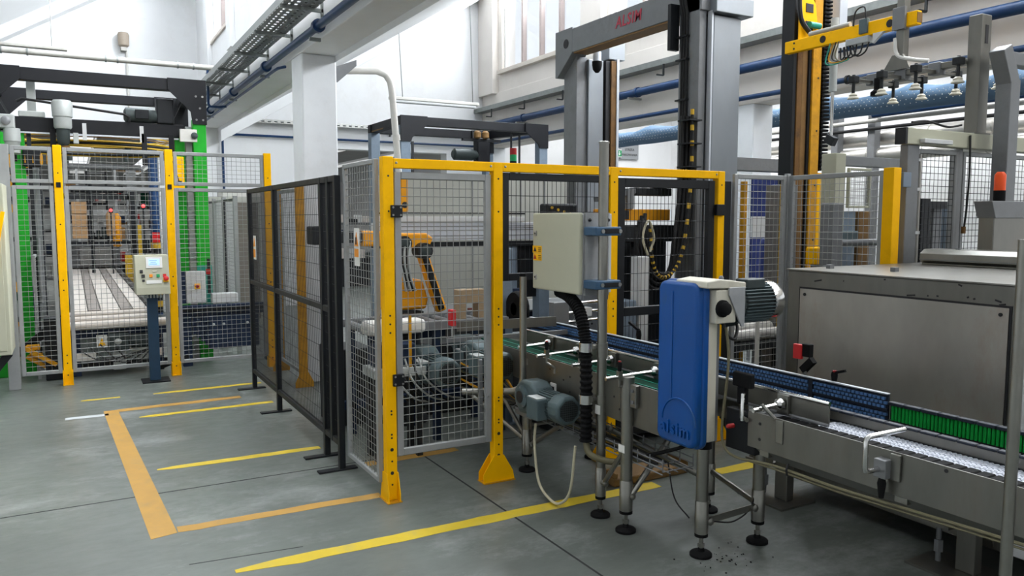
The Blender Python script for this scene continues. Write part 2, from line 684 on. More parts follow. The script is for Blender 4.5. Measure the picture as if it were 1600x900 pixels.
painted([(0.165, 7.49), (0.275, 7.49), (0.415, 4.36), (0.285, 4.33)], 'line_orange', 'wide orange stripe running away from the camera')
painted(ragged(0.42, 1.55, 4.40, 0.085, 2, -0.02), 'line_orange', 'orange stripe ending at the yellow corner post', .0012)
painted(ragged(0.275, 1.30, 7.46, 0.10, 4, 0.03), 'line_orange', 'faded orange stripe at the far end of the marked bay')
painted(ragged(0.60, 3.12, 3.73, 0.10, 5, -0.008), 'line_yellow', 'long yellow stripe under the conveyor legs')
painted(ragged(3.62, 4.30, 3.70, 0.10, 6), 'line_yellow', 'yellow stripe piece under the conveyor')
painted(ragged(0.42, 1.50, 5.55, 0.075, 7, -0.02), 'line_yellow', 'yellow stripe across the marked bay')
painted(ragged(0.42, 1.52, 7.12, 0.075, 9, 0.02), 'line_yellow', 'thin yellow stripe near the black fence foot')
painted(ragged(0.60, 1.60, 8.02, 0.07, 11, 0.03), 'line_yellow', 'yellow stripe in front of the control pedestal')
painted(ragged(0.0, 0.32, 8.02, 0.045, 13, 0.03), 'line_yellow', 'worn yellow stripe remains by the yellow fence post')
painted(ragged(1.62, 2.35, 4.98, 0.085, 14, 0.03), 'line_orange', 'orange stripe inside the fence')
painted(ragged(-0.12, 0.20, 7.35, 0.07, 16), 'line_white', 'white scuffed tape remains')
MB().box(2.075, 2.087, 0.5, 5.06, 0, .0008).build('joint_strip', 'joint', fl)
MB().box(-2.5, 4.2, 5.052, 5.064, 0, .0007).build('joint_strip', 'joint', fl)
b = MB()
b.bar((0.42, 3.92, 0.0004), (0.95, 3.86, 0.0004), .006, .0008)
b.build('joint_strip', 'joint', fl)

# rear wall with the two openings into the next hall
grid_wall('wall_back', 'y', 15.0, [-9, -3.0, 1.36, 4.2, 6.86, 13.2], [0, 3.0, 3.22, 9.0],
          [(-3.0, 1.36, 0, 3.22), (4.2, 6.86, 0, 3.0)], 0.3, 'white_paint')
# clerestory walls standing on the two beam lines
ysL = sorted({-3.0, 15.0} | {v for w in WIN_L for v in w})
grid_wall('wall_left', 'x', 2.06, ysL, [4.0, WIN_LZ[0], WIN_LZ[1], 6.6], [(a, b_, *WIN_LZ) for a, b_ in WIN_L], 0.31, 'white_paint')
ysR = sorted({-4.0, 15.0} | {v for w in WIN_R for v in w})
grid_wall('wall_right', 'x', 7.74, ysR, [4.2, WIN_RZ[0], WIN_RZ[1], 6.7], [(a, b_, *WIN_RZ) for a, b_ in WIN_R], 0.31, 'wall_warm')
# beams below the clerestory, slightly proud of the wall
structure(MB().box(2.02, 2.37, -3.0, 15.0, 3.27, 4.02).build('trim_1', 'white_paint', bevel=.008))
structure(MB().box(7.70, 8.05, -4.0, 15.0, 3.13, 4.22).build('trim_2', 'wall_warm', bevel=.008))
# pilasters beside the windows and the sills
for i, (y0, y1) in enumerate(((13.4, 13.75), (11.4, 11.72))):
    structure(MB().box(1.99, 2.06, y0, y1, 4.0, 6.6).build('trim_%d' % (3 + i), 'white_paint', bevel=.006))
for i, (y0, y1) in enumerate(((14.35, 14.99), (10.6, 11.2))):
    structure(MB().box(7.60, 7.74, y0, y1, 4.2, 6.7).build('trim_%d' % (5 + i), 'wall_warm', bevel=.006))
for i, (y0, y1) in enumerate(WIN_R):
    structure(MB().box(7.64, 7.78, y0 - .05, y1 + .05, WIN_RZ[0] - .07, WIN_RZ[0] + .01).build('trim_%d' % (7 + i), 'sill_paint', bevel=.005))
structure(MB().box(2.03, 2.08, 11.85, 13.45, WIN_LZ[0] - .04, WIN_LZ[0] + .01).build('trim_11', 'sill_paint', bevel=.005))

wn = 0


def window(x, y0, y1, z0, z1, nb):
    global wn
    wn += 1
    t = bpy.data.objects.new('window_%d' % wn, None)
    col.objects.link(t)
    t.location = (x, y0, z0)
    t['kind'] = 'structure'
    frame('x', x, y0, y1, z0, z1, .055, .09, 'window_frame', 'pvc_frame', t)
    for i in range(nb):
        a = y0 + .055 + (y1 - y0 - .11) * i / nb
        c = y0 + .055 + (y1 - y0 - .11) * (i + 1) / nb
        if i:
            MB().box(x - .05, x + .04, a - .035, a + .035, z0 + .05, z1 - .05).build('mullion', 'mullion', t, bevel=.004, seg=1)
        MB().box(x + .01, x + .016, a, c, z0 + .055, z1 - .055).build('pane', 'glass', t)


for (a, c), n in zip(WIN_L[:2], (2, 3)):
    window(2.14, a, c, *WIN_LZ, n)
for (a, c), n in zip(WIN_R[:3], (4, 4, 4)):
    window(7.84, a, c, *WIN_RZ, n)

# saw-tooth roof slabs, rising to the right towards each clerestory
k = 0.605
for i, (xa, xb, za) in enumerate(((-3.2, 2.12, 3.21), (2.36, 7.8, 3.21))):
    zb = za + k * (xb - xa)
    b = MB().prism([(xa, za), (xb, zb), (xb, zb + .22), (xa, za + .22)], 'y', -3.0, 15.0)
    o = structure(b.build('ceiling' if i == 0 else 'ceiling', 'roof_white'))
    # rafter under the slab against the rear wall
    b = MB().prism([(xa, za - .20), (xb - .1, zb - .26), (xb - .1, zb - .0), (xa, za)], 'y', 14.72, 15.0)
    structure(b.build('trim_%d' % (12 + i), 'white_paint', bevel=.01))
grid_wall('ceiling', 'z', 4.45, [8.0, 8.9, 11.9, 13.2], sorted({2.0, 15.0} | {v for w in AISLE_SKY for v in w}),
          [(8.9, 11.9, a, c) for a, c in AISLE_SKY], 0.2, 'roof_white')
MB_far = grid_wall('wall_far', 'x', 12.9, [2.0, 15.0], [0, 4.6], [], 0.3, 'white_paint')

# unseen walls, added to cut sky light from the left and from behind
structure(MB().box(-6.8, -6.5, -5.0, 15.0, 0, 6.2).build('light_block_side', 'white_paint'))
structure(MB().box(-6.5, 13.2, -5.2, -4.9, 0, 6.7).build('light_block_front', 'white_paint'))

# columns under the beams
for nm, (x0, x1, y0, y1, z1) in (('column', (2.02, 2.37, 7.80, 8.20, 3.27)), ('column', (7.70, 8.05, 7.37, 7.70, 3.13)),
                                 ('column', (7.70, 8.05, 14.6, 15.0, 3.13))):
    b = MB().box(x0, x1, y0, y1, 0, z1)
    structure(b.build(nm, 'column_paint', bevel=.015, seg=2))

# hall behind: roof with glazed strips, far wall, side walls
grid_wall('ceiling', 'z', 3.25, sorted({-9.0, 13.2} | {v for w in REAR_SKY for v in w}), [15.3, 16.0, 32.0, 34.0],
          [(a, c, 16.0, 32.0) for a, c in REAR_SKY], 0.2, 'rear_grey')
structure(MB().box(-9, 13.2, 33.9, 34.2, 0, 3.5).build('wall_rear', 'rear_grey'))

# ================================================================== pipes and trays on the walls
# left beam: perforated cable tray
t = thing('cable_tray', 'perforated grey cable tray along the left beam', 'cable tray', (1.80, 8.5, 3.50))
b = MB()
for i in range(5):
    x = 1.66 + i * .062
    b.box(x, x + .034, 5.2, 13.9, 3.500, 3.503)
for i in range(88):
    y = 5.2 + i * .0995
    b.box(1.655, 1.95, y, y + .045, 3.4995, 3.5025)
b.build('tray_bed', 'tray_steel', t, kind='stuff')
for x in (1.65, 1.95):
    MB().box(x - .003, x + .003, 5.2, 13.9, 3.50, 3.57).build('tray_side', 'tray_steel', t)
for i in range(8):
    y = 5.9 + i * 1.1
    MB().box(1.64, 2.05, y, y + .03, 3.47, 3.50).add([], []).build('bracket', 'tray_steel', t)
    MB().box(2.0, 2.02, y, y + .03, 3.38, 3.62).build('bracket', 'tray_steel', t)
for dx in (.05, .1, .16, .2, .25):
    MB().tube([(1.66 + dx + rnd.uniform(-.01, .01), 5.2 + j * .725, 3.515 + rnd.uniform(0, .012)) for j in range(13)], .012, 6).build('cable', 'cable_black', t, smooth=True)

t = thing('blue_pipe', 'thick blue painted pipe with flange couplings along the left beam', 'pipe', (1.95, 9, 3.3))
MB().cyl((1.94, 4.6, 3.325), (1.94, 13.8, 3.325), .036, n=14).build('pipe_run', 'blue_pipe', t, smooth=True)
for y in (6.9, 9.0, 11.0, 13.0):
    MB().cyl((1.94, y - .03, 3.325), (1.94, y + .03, 3.325), .058, n=14).build('coupling', 'blue_pipe', t, smooth=True)
    MB().box(1.92, 2.02, y + .2, y + .23, 3.24, 3.27).build('bracket', 'tray_steel', t)
t = tag(MB().tube([(1.98, 13.9, 3.25), (1.98, 8.75, 3.25), (1.985, 8.62, 3.25), (2.03, 8.5, 3.25)], .016, 8).build('blue_pipe', 'blue_pipe', smooth=True),
        'thin blue pipe bending into the white column', 'pipe')
tag(MB().tube([(1.745, 11.8, 3.74), (1.74, 11.8, 3.26), (1.76, 11.8, 3.225), (1.88, 11.8, 3.22), (1.98, 11.8, 3.24)], .018, 8).build('blue_pipe', 'blue_pipe', smooth=True),
    'thin blue drop pipe beside the green machine post', 'pipe')

# grey pipe crossing the left bay
t = thing('metal_pipe', 'grey metal pipe crossing the left bay under the white gable', 'pipe', (0, 11.8, 3.75))
MB().tube([(-1.8, 11.8, 3.755), (1.84, 11.8, 3.755), (1.90, 11.8, 3.745), (1.93, 11.8, 3.70), (1.94, 11.8, 3.60)], .038, 12).build('pipe_run', 'pipe_grey', t, smooth=True)
for x in (-.68, -.40, .48, .62, 1.36, 1.56):
    MB().cyl((x - .010, 11.8, 3.755), (x + .010, 11.8, 3.755), .046, n=14).build('clamp', 'tray_steel', t, smooth=True)

t = thing('tube_lamp', 'hanging fluorescent lamp above the grey pipe in the left bay', 'lamp', (-.6, 12.1, 3.85))
MB().box(-1.2, .045, 12.05, 12.15, 3.86, 3.90).build('housing', 'pipe_grey', t, bevel=.01)
for x in (-.95, -.13):
    MB().cyl((x, 12.1, 3.9), (x, 12.1, 3.19 + .605 * (x + 3.2)), .006, n=6).build('wire', 'tray_steel', t)

t = thing('wall_horn', 'beige round sounder with conduit on the white gable wall', 'sounder', (.88, 14.9, 4.55))
MB().lathe((.885, 14.90, 4.52), (0, 0, 1), [(0, .05), (.03, .085), (.20, .09), (.24, .075), (.25, .02)], 16).build('body', 'tan_plastic', t, smooth=True)
MB().box(.84, .93, 14.86, 15.0, 4.46, 4.52).build('bracket', 'pipe_grey', t)
MB().cyl((.93, 14.97, 4.5), (.93, 14.97, 3.2), .018, n=8).build('conduit', 'pipe_cream', t, smooth=True)

# rear wall: perforated tray and blue pipe
t = thing('cable_tray', 'narrow galvanised tray running along the rear wall', 'cable tray', (4, 14.85, 3.4))
MB().box(2.9, 7.6, 14.80, 14.99, 3.43, 3.434).build('tray_bed', 'tray_steel', t)
b = MB()
for i in range(40):
    x = 2.9 + i * .117
    b.box(x, x + .06, 14.795, 14.80, 3.40, 3.455)
b.box(2.9, 7.6, 14.797, 14.803, 3.44, 3.46).box(2.9, 7.6, 14.797, 14.803, 3.395, 3.41)
b.build('tray_side', 'galv_wire', t, kind='stuff')
for x in (3.9, 5.6):
    MB().prism([(14.82, 3.40), (14.99, 3.40), (14.99, 3.28)], 'x', x, x + .03).build('bracket', 'tray_steel', t)
tag(MB().tube([(2.42, 14.93, 1.2), (2.42, 14.93, 3.12), (2.44, 14.93, 3.16), (2.48, 14.93, 3.17), (7.6, 14.93, 3.17)], .022, 8).build('blue_pipe', 'blue_pipe', smooth=True),
    'thin blue pipe along the rear wall with drop beside the green post', 'pipe')

# cream pipe bending down from the column
t = thing('cream_pipe', 'cream conduit pipe bending down beside the white column', 'pipe', (2.9, 8.0, 0))
MB().tube([(2.37, 8.0, 3.16), (2.86, 8.0, 3.20), (2.96, 8.0, 3.17), (3.01, 8.0, 3.10), (3.03, 8.0, 2.98), (3.09, 8.0, 2.2), (3.12, 8.0, 0)], .036, 12).build('pipe_run', 'pipe_cream', t, smooth=True)
MB().prism([(2.37, 3.04), (2.42, 3.04), (2.62, 3.22), (2.62, 3.28), (2.37, 3.18)], 'y', 7.93, 7.95).build('bracket', 'steel_grey', t)
MB().cyl((3.068, 8, 2.55), (3.074, 8, 2.49), .041, n=12).build('sleeve', 'pipe_cream', t, smooth=True)

t = thing('tube_lamp', 'hanging fluorescent lamp beside the rear white gable in the middle bay', 'lamp', (5.3, 12.0, 3.5))
MB().box(4.5, 6.08, 11.95, 12.06, 3.55, 3.60).build('housing', 'pipe_cream', t, bevel=.01)
MB().box(4.55, 6.03, 11.96, 12.05, 3.505, 3.55).build('diffuser', 'light_panel', t, bevel=.015)
for x in (4.72, 5.98):
    MB().cyl((x, 12, 3.6), (x - .05, 12, 3.17 + .605 * (x - 2.36)), .007, n=6).build('wire', 'tray_steel', t)

# right beam: tray, brackets and two blue pipes
t = thing('cable_tray', 'long grey cable tray on the right beam below the windows', 'cable tray', (7.6, 9, 3.9))
MB().box(7.50, 7.70, 2.5, 15.0, 3.86, 3.87).build('tray_bed', 'tray_steel', t)
MB().box(7.495, 7.505, 2.5, 15.0, 3.86, 3.945).build('tray_side', 'tray_steel', t)
for i in range(9):
    y = 3.6 + i * 1.32
    b = MB().box(7.47, 7.49, y, y + .025, 3.70, 3.86).box(7.36, 7.48, y, y + .025, 3.69, 3.71)
    b.build('hook', 'dark_metal', t)
t = thing('blue_pipe', 'thick blue pipe along the right beam', 'pipe', (7.55, 9, 3.55))
MB().cyl((7.56, 2.5, 3.56), (7.56, 14.9, 3.56), .062, n=16).build('pipe_run', 'blue_pipe', t, smooth=True)
for y in (9.55, 6.1, 13.0):
    MB().cyl((7.56, y, 3.56), (7.56, y + .05, 3.56), .076, n=16).build('coupling', 'blue_pipe', t, smooth=True)
    MB().box(7.45, 7.70, y + .1, y + .14, 3.46, 3.49).build('bracket', 'galv_wire', t)
t = thing('blue_pipe', 'medium blue pipe low on the right beam', 'pipe', (7.62, 9, 3.2))
MB().cyl((7.62, 2.5, 3.20), (7.62, 14.9, 3.20), .032, n=12).build('pipe_run', 'blue_pipe', t, smooth=True)
for y in (10.2, 7.95, 5.9):
    MB().cyl((7.62, y, 3.2), (7.62, y + .03, 3.2), .05, n=12).build('clamp', 'dark_metal', t, smooth=True)

# side aisle: textile duct, foil-wrapped pipes, signs, poster
t = thing('textile_duct', 'blue textile air duct with rows of tiny holes hanging in the side aisle', 'air duct', (10, 9, 3.2))
n_r = 18
b = MB()
ys = [4.05 + i * .09 for i in range(116)]


def duct_pt(y, a, k=1.0):
    s_ = ((y - 4.05) % 1.35) / 1.35
    sag = math.sin(math.pi * s_) ** 0.8
    fold = .022 * max(0, math.sin(a)) * math.sin(11 * y + 3 * math.cos(5 * a)) + .010 * math.sin(4 * a + 5 * y)
    w = (.185 + .012 * sag + fold) * k
    top = .19 - .085 * sag
    z = 3.29 + (math.sin(a) * (top if math.sin(a) > 0 else .165) + fold * .4) * k
    return (10 + math.cos(a) * w, y, z)


for y in ys:
    for j in range(n_r):
        b.v.append(duct_pt(y, 2 * math.pi * j / n_r))
for i in range(len(ys) - 1):
    for j in range(n_r):
        b.f.append((i * n_r + j, i * n_r + (j + 1) % n_r, (i + 1) * n_r + (j + 1) % n_r, (i + 1) * n_r + j))
b.build('fabric', 'duct_fabric', t, smooth='all')
b = MB()
for i in range(120):
    for q in range(4):
        y = 4.15 + i * .085 + (q % 2) * .04
        b.obox(duct_pt(y, math.radians(160 + q * 18), 1.012), (.004, .009, .009))
b.build('air_holes', 'sticker_white', t, kind='stuff')
for y in [4.05 + 1.35 * i for i in range(8)]:
    MB().cyl((10, y, 3.47), (10.05, y + .02, 4.45), .006, n=5).build('hanger', 'tray_steel', t)
for nm, x, z, r, lab in (('foil_pipe', 11.7, 2.98, .13, 'upper foil wrapped pipe in the side aisle'), ('foil_pipe', 11.55, 2.70, .11, 'lower foil wrapped pipe in the side aisle')):
    t = thing(nm, lab, 'pipe', (x, 9, z))
    MB().cyl((x, 4.3, z), (x, 13.2, z), r, n=18).build('pipe_run', 'foil', t, smooth=True)
    for i in range(9):
        y = 4.6 + i * .97
        MB().cyl((x, y, z), (x, y + .02, z), r + .006, n=18).build('band', 'pipe_grey', t, smooth=True)
for x, z, r, lab, mt in ((11.3, 3.22, .035, 'thin grey pipe above the foil wrapped pipes', 'pipe_grey'), (11.3, 3.36, .03, 'thin pale pipe below the textile duct', 'pipe_cream'),
                         (11.35, 3.10, .028, 'thin dark cable bundle above the foil wrapped pipes', 'cable_black')):
    tag(MB().cyl((x, 4.5, z), (x, 10.4, z), r, n=10).build('pipe', mt, smooth=True), lab, 'pipe')
tag(MB().cyl((11.2, 4.5, 3.32), (11.2, 8.2, 3.30), .05, n=10).build('blue_pipe', 'blue_pipe', smooth=True), 'short blue pipe in the side aisle above the foil pipes', 'pipe')
for i, y in enumerate((5.8, 8.3, 9.0, 11.5)):
    tag(MB().box(11.4, 11.55, y, y + .14, 0, 3.4).build('pipe_support', 'steel_grey', bevel=.01),
        ('nearest', 'second nearest', 'third nearest', 'farthest')[i] + ' grey steel upright carrying the aisle pipes', 'support')

t = thing('hall_sign', 'silver sign reading HALA H5 on the white rear aisle wall', 'sign', (11.47, 14.95, 3.05))
MB().box(11.30, 11.84, 14.93, 14.97, 3.05, 3.60).build('plate', 'sign_silver', t, bevel=.004)
RY = (math.radians(90), 0, 0)
text_part('lettering', 'HALA H5', .125, (11.57, 14.925, 3.42), RY, 'ink', t, .001)
text_part('lettering', 'STREFA', .085, (11.57, 14.925, 3.27), RY, 'ink', t, .001)
text_part('lettering', 'PAKOWANIA', .075, (11.57, 14.925, 3.15), RY, 'ink', t, .001)
t = thing('exit_sign', 'green and white emergency exit sign beside the silver hall sign', 'sign', (11.05, 14.9, 3.06))
MB().box(11.01, 11.29, 14.86, 14.90, 3.08, 3.26).build('plate', 'sticker_white', t, bevel=.004)
MB().box(11.03, 11.14, 14.852, 14.86, 3.10, 3.24).build('running_figure_panel', 'exit_green', t)
MB().box(11.16, 11.28, 14.852, 14.86, 3.10, 3.24).build('arrow_panel', 'exit_green', t)
MB().prism([(11.19, 3.165), (11.25, 3.165), (11.22, 3.115)], 'y', 14.848, 14.852).box(11.21, 11.23, 14.848, 14.852, 3.165, 3.22).build('arrow', 'sticker_white', t)
MB().box(11.075, 11.10, 14.848, 14.852, 3.12, 3.22).build('figure', 'sticker_white', t)
t = thing('wall_poster', 'brown poster with a yellow heading on the far aisle wall', 'poster', (12.88, 8.0, 1.55))
MB().box(12.87, 12.89, 7.75, 8.35, 1.56, 1.80).build('sheet', 'poster_brown', t)
MB().box(12.87, 12.89, 7.75, 8.35, 1.80, 1.90).build('heading', 'poster_yellow', t)
for i in range(4):
    MB().box(12.865, 12.87, 7.85 + i * .12, 7.93 + i * .12, 1.60, 1.66 + .02 * (i % 2)).build('print', 'ink', t)
for i, (z, r) in enumerate(((3.05, .12), (2.82, .08))):
    tag(MB().tube([(12.85, 14.0, z), (12.3, 13.6, z + .03), (11.9, 13.4, z + .02)], r, 12).build('lagged_pipe', 'pipe_cream', smooth=True),
        ('thick' if i == 0 else 'thin') + ' lagged pipe stub by the rear aisle wall', 'pipe')

# ================================================================== left cell
def tex_post(x, y, z1, t, w=.075, d=.055, name='post', m='yellow_paint', gus=False, plate=True):
    b = MB().box(x - w / 2, x + w / 2, y - d / 2, y + d / 2, 0.004, z1)
    o = b.build(name, m, t, bevel=.004, seg=1)
    if plate:
        MB().box(x - w * .62, x + w * .62, y - d * .9, y + d * .9, 0, .008).build('foot_plate', m, t)
    return o


t = thing('safety_fence', 'grey mesh safety fence with yellow posts around the green machine', 'fence', (.7, 8.9, 0))
for x in (-.10, .90, 1.90):
    o = tex_post(x, 8.90, 2.37, t)
    MB().box(x - .045, x - .036, 8.84, 8.96, .0, .14).build('foot_gusset', 'yellow_paint', t)
    MB().box(x + .036, x + .045, 8.84, 8.96, .0, .14).build('foot_gusset', 'yellow_paint', t)
    b = MB()
    for z in (.10, .22, .30, .95, 1.05, 1.6, 2.1):
        b.cyl((x, 8.873, z), (x, 8.871, z), .007, n=8)
    b.build('bolt_holes', 'ink', o, kind='stuff')
MB().box(-.60, -.50, 8.86, 8.94, .0, 2.36).build('corner_post', 'grey_frame', t, bevel=.004)
for x0, x1 in ((-.49, -.145), (-.055, .855), (.945, 1.86)):
    for z0, z1 in ((2.00, 2.35), (.12, 1.975)):
        f = frame('y', 8.90, x0, x1, z0, z1, .036, .03, 'panel_frame', 'grey_frame', t)
        wires('y', 8.90, x0 + .036, x1 - .036, z0 + .036, z1 - .036, .05, .05, .0019, 'wire_mesh', 'galv_wire', f)
for x in (-.10, .90):
    MB().box(x - .02, x + .02, 8.865, 8.87, 1.96, 2.01).build('hinge', 'black_paint', t)

# control pedestal
t = thing('control_pedestal', 'grey control panel with screen and red stop button on a dark blue post', 'control panel', (.68, 8.7, 0))
MB().box(.55, .81, 8.55, 8.80, 0, .012).build('base_plate', 'slate_paint', t)
MB().box(.625, .725, 8.64, 8.72, .012, .92).build('post', 'post_blue', t, bevel=.004)
body = MB().prism([(8.53, .97), (8.52, .90), (8.82, .90), (8.82, 1.29), (8.62, 1.29)], 'x', .525, .835).build('housing', 'beige_paint', t, bevel=.006)
tl = math.atan2(1.29 - .97, .09)


def on_panel(u, v):
    """u across, v up the sloping front of the pedestal"""
    return (.68 + u, 8.53 + .09 * v - .004, .97 + .32 * v)


rotp = (tl - math.pi / 2, 0, 0)


def panel_box(name, u, v, w, h, d, m, par=body, label=None):
    c = on_panel(u, v)
    o = MB().obox(c, (w, d, h), rx=-(math.pi / 2 - tl)).build(name, m, par, bevel=.001, seg=1)
    if label:
        o['label'] = label
    return o


panel_box('screen_bezel', .02, .77, .15, .115, .012, 'sticker_white')
panel_box('screen', .02, .78, .10, .065, .018, 'screen_glow')
for i in range(3):
    panel_box('screen_text', .012, .72 + .05 * i, .07 - .02 * (i % 2), .005, .0195, 'banner_blue')
panel_box('name_plate', .02, .50, .04, .014, .010, 'cream_plastic')
panel_box('key_switch', -.10, .50, .028, .03, .02, 'ink')
for u, m in ((-.085, 'ink'), (-.015, 'sticker_orange'), (.05, 'green_button'), (.11, 'red_paint')):
    panel_box('push_button', u, .36, .03, .03, .018, m)
for u in (-.085,):
    panel_box('knob', u, .22, .024, .02, .02, 'ink')
panel_box('label_plate', .01, .17, .14, .035, .009, 'sticker_white')
panel_box('stop_collar', .12, .22, .05, .04, .012, 'sticker_yellow')
c = Vector(on_panel(.12, .25))
MB().lathe(c, (0, -1, .28), [(0, .012), (.02, .012), (.022, .022), (.035, .024), (.042, .014)], 14).build('emergency_stop', 'red_paint', body, smooth=True)
b = MB()
for i in range(6):
    MB().cyl((.60 + .03 * i, 8.6, .90), (.60 + .03 * i, 8.6, .86), .010, n=8).build('cable_gland', 'motor_light', body, smooth=True)

# beige cabinet on the far left
t = thing('machine_cabinet', 'beige cabinet with a slanting yellow bar at the left edge', 'cabinet', (-1.0, 8.6, 0))
MB().box(-1.6, -.528, 8.35, 8.84, .42, 1.97).build('body', 'beige_paint', t, bevel=.008)
MB().box(-1.56, -.56, 8.342, 8.35, .46, 1.93).build('door', 'beige_paint', t, bevel=.003)
MB().bar((-.86, 8.40, .03), (-.555, 8.42, .43), .05, .07).build('leg', 'slate_paint', t)
MB().bar((-.72, 8.325, .75), (-.535, 8.325, 1.72), .03, .035).build('yellow_bar', 'yellow_paint', t)

# stretch-wrapping machine with green posts
t = thing('wrapping_machine', 'tall stretch wrapping machine with green posts and dark top frame', 'machine', (.3, 10.4, 0))
for x, y in ((1.31, 9.66), (-.72, 9.66), (1.31, 11.25), (-.72, 11.25)):
    b = MB().box(x - .07, x + .07, y - .07, y + .07, 0, 2.78)
    o = b.build('post', 'green_paint', t, bevel=.006)
MB().box(1.23, 1.39, 9.575, 9.59, .55, 1.12).build('post_cover', 'teal_paint', t)
for y in (9.66, 11.25):
    z0 = 3.08 if y < 10 else 3.10
    MB().box(-.80, 1.39, y - .06, y + .06, z0, 3.21).build('top_beam', 'slate_paint', t, bevel=.005)
    for s, xc in ((1, -.80), (-1, 1.39)):
        pl = [(xc, 2.72), (xc + s * .15, 2.72), (xc + s * .17, 2.86), (xc + s * .40, 3.09), (xc + s * .40, 3.215), (xc, 3.215)]
        g = MB().prism(pl, 'y', y - .085, y - .062).build('gusset', 'slate_paint', t)
        if y < 10:
            bb = MB()
            for dx, z in ((.04, 2.77), (.11, 2.77), (.07, 2.90), (.04, 3.03), (.11, 3.03)):
                bb.cyl((xc + s * dx, y - .085, z), (xc + s * dx, y - .092, z), .012, n=8)
            bb.build('bolt_heads', 'galv_wire', g, kind='stuff')
for x in (-.72, 1.31):
    MB().box(x - .06, x + .06, 9.72, 11.19, 3.10, 3.20).build('side_beam', 'slate_paint', t, bevel=.005)
for x in (1.06, -.50):
    MB().box(x, x + .10, 9.74, 9.82, 0, 2.62).build('lift_guide', 'green_paint', t, bevel=.004)
    MB().box(x + .12, x + .16, 9.76, 9.80, .2, 2.62).build('lift_chain', 'dark_metal', t)
    MB().cyl((x + .18, 9.7, .75), (x + .18, 9.7, 1.45), .018, n=10).build('rod', 'steel_grey', t, smooth=True)
MB().box(1.17, 1.235, 9.68, 9.80, 0, 2.7).build('cable_duct', 'grey_frame', t)
# carriage beam with motors
cb = MB().box(-.66, 1.16, 9.72, 9.84, 2.57, 2.72).build('carriage_beam', 'slate_paint', t, bevel=.005)
MB().box(-.6, 1.1, 9.715, 9.72, 2.548, 2.565).build('edge_strip', 'aluminium', cb)
for x in (-.14, .74, 1.02, -.50):
    MB().box(x - .025, x + .03, 9.70, 9.72, 2.25, 2.60).build('hanger', 'slate_paint', cb, bevel=.002)
for x in (.16, .72):
    MB().box(x - .02, x + .02, 9.70, 9.72, 2.5, 2.68).build('bracket', 'light_panel', cb)
mo = MB().lathe((-.04, 9.62, 2.60), (0, 0, 1), [(0, .075), (.02, .085), (.12, .085), (.125, .095), (.27, .10), (.295, .085), (.30, .03)], 20).build('drive_motor', 'motor_light', t, smooth=True)
MB().lathe((-.04, 9.62, 2.42), (0, 0, 1), [(0, .03), (.02, .05), (.05, .06), (.19, .065)], 16).build('motor_body', 'motor_dark', mo, smooth=True)
MB().lathe((-.03, 9.62, 2.36), (0, 0, 1), [(0, .02), (.01, .045), (.055, .05), (.07, .02)], 14).build('red_wheel', 'rust_dark', mo, smooth=True)
MB().box(.05, .10, 9.56, 9.66, 2.45, 2.56).build('terminal_box', 'motor_light', mo, bevel=.004)
gm = MB().box(-.62, -.47, 9.56, 9.70, 2.58, 2.72).build('gearbox', 'motor_light', t, bevel=.012)
MB().lathe((-.545, 9.555, 2.65), (0, -1, 0), [(0, .04), (.01, .045), (.02, .03)], 14).build('gearbox_cover', 'steel_grey', gm, smooth=True)
MB().lathe((-.50, 9.62, 2.32), (0, 0, 1), [(0, .05), (.01, .065), (.12, .07), (.13, .078), (.26, .075)], 16).build('gearbox_motor', 'motor_light', gm, smooth=True)
wm = MB().lathe((.55, 9.78, 2.80), (1, 0, 0), [(0, .05), (.02, .085), (.26, .09), (.28, .075), (.36, .07)], 18).build('top_motor', 'motor_dark', t, smooth=True)
MB().box(.66, .80, 9.67, 9.70, 2.76, 2.86).build('terminal_box', 'black_paint', wm, bevel=.004)
MB().box(.88, 1.06, 9.70, 9.88, 2.72, 3.0).build('gear_housing', 'black_paint', wm, bevel=.015)
MB().box(1.10, 1.28, 9.58, 9.64, 2.52, 2.66).build('chain_plate', 'pipe_cream', t, bevel=.004)
MB().lathe((1.25, 9.575, 2.59), (0, -1, 0), [(0, .035), (.012, .038), (.02, .02)], 12).build('chain_wheel', 'motor_dark', t, smooth=True)
MB().tube([(-.45, 9.7, 2.87), (-.40, 9.7, 2.90), (.55, 9.7, 2.80), (.60, 9.7, 2.77), (.60, 9.7, 2.72)], .014, 8).build('hose', 'cable_black', t, smooth=True)
MB().box(-.36, -.28, 9.78, 9.84, 2.72, 3.10).build('switch_bracket', 'motor_light', t)
MB().box(-.44, -.20, 9.72, 9.80, 2.72, 2.78).build('switch_box', 'motor_light', t, bevel=.01)
for x in (-.70, 1.20):
    MB().bar((x, 9.72, 3.1), (x + (.18 if x < 0 else -.18), 9.76, 2.72), .02, .02).build('brace', 'black_paint', t)
# rotating ring with yellow rails
for i, (r, z, m, w) in enumerate(((.88, 2.515, 'carrier_yellow', .013), (.88, 2.465, 'carrier_yellow', .012), (.86, 2.56, 'rust_dark', .008), (.86, 2.585, 'carrier_yellow', .008),
                                  (.84, 2.61, 'rust_dark', .008), (.83, 2.63, 'carrier_yellow', .007), (.81, 2.60, 'carrier_yellow', .007), (.87, 2.49, 'dark_metal', .02))):
    pts = arc((.30, 10.80, z), r, 0, 360, 48, 'xy')
    MB().tube(pts, w, 6).build('ring_rail', m, t, smooth=True)
for a in range(20, 380, 45):
    p = (.30 + .85 * math.cos(math.radians(a)), 10.80 + .85 * math.sin(math.radians(a)), 2.40)
    MB().cyl(p, (p[0], p[1], 2.46), .035, n=12).build('ring_roller', 'motor_dark', t, smooth=True)
MB().box(-.42, -.26, 9.68, 9.80, 2.20, 2.38).build('film_roll_cutter', 'black_paint', t, bevel=.01)
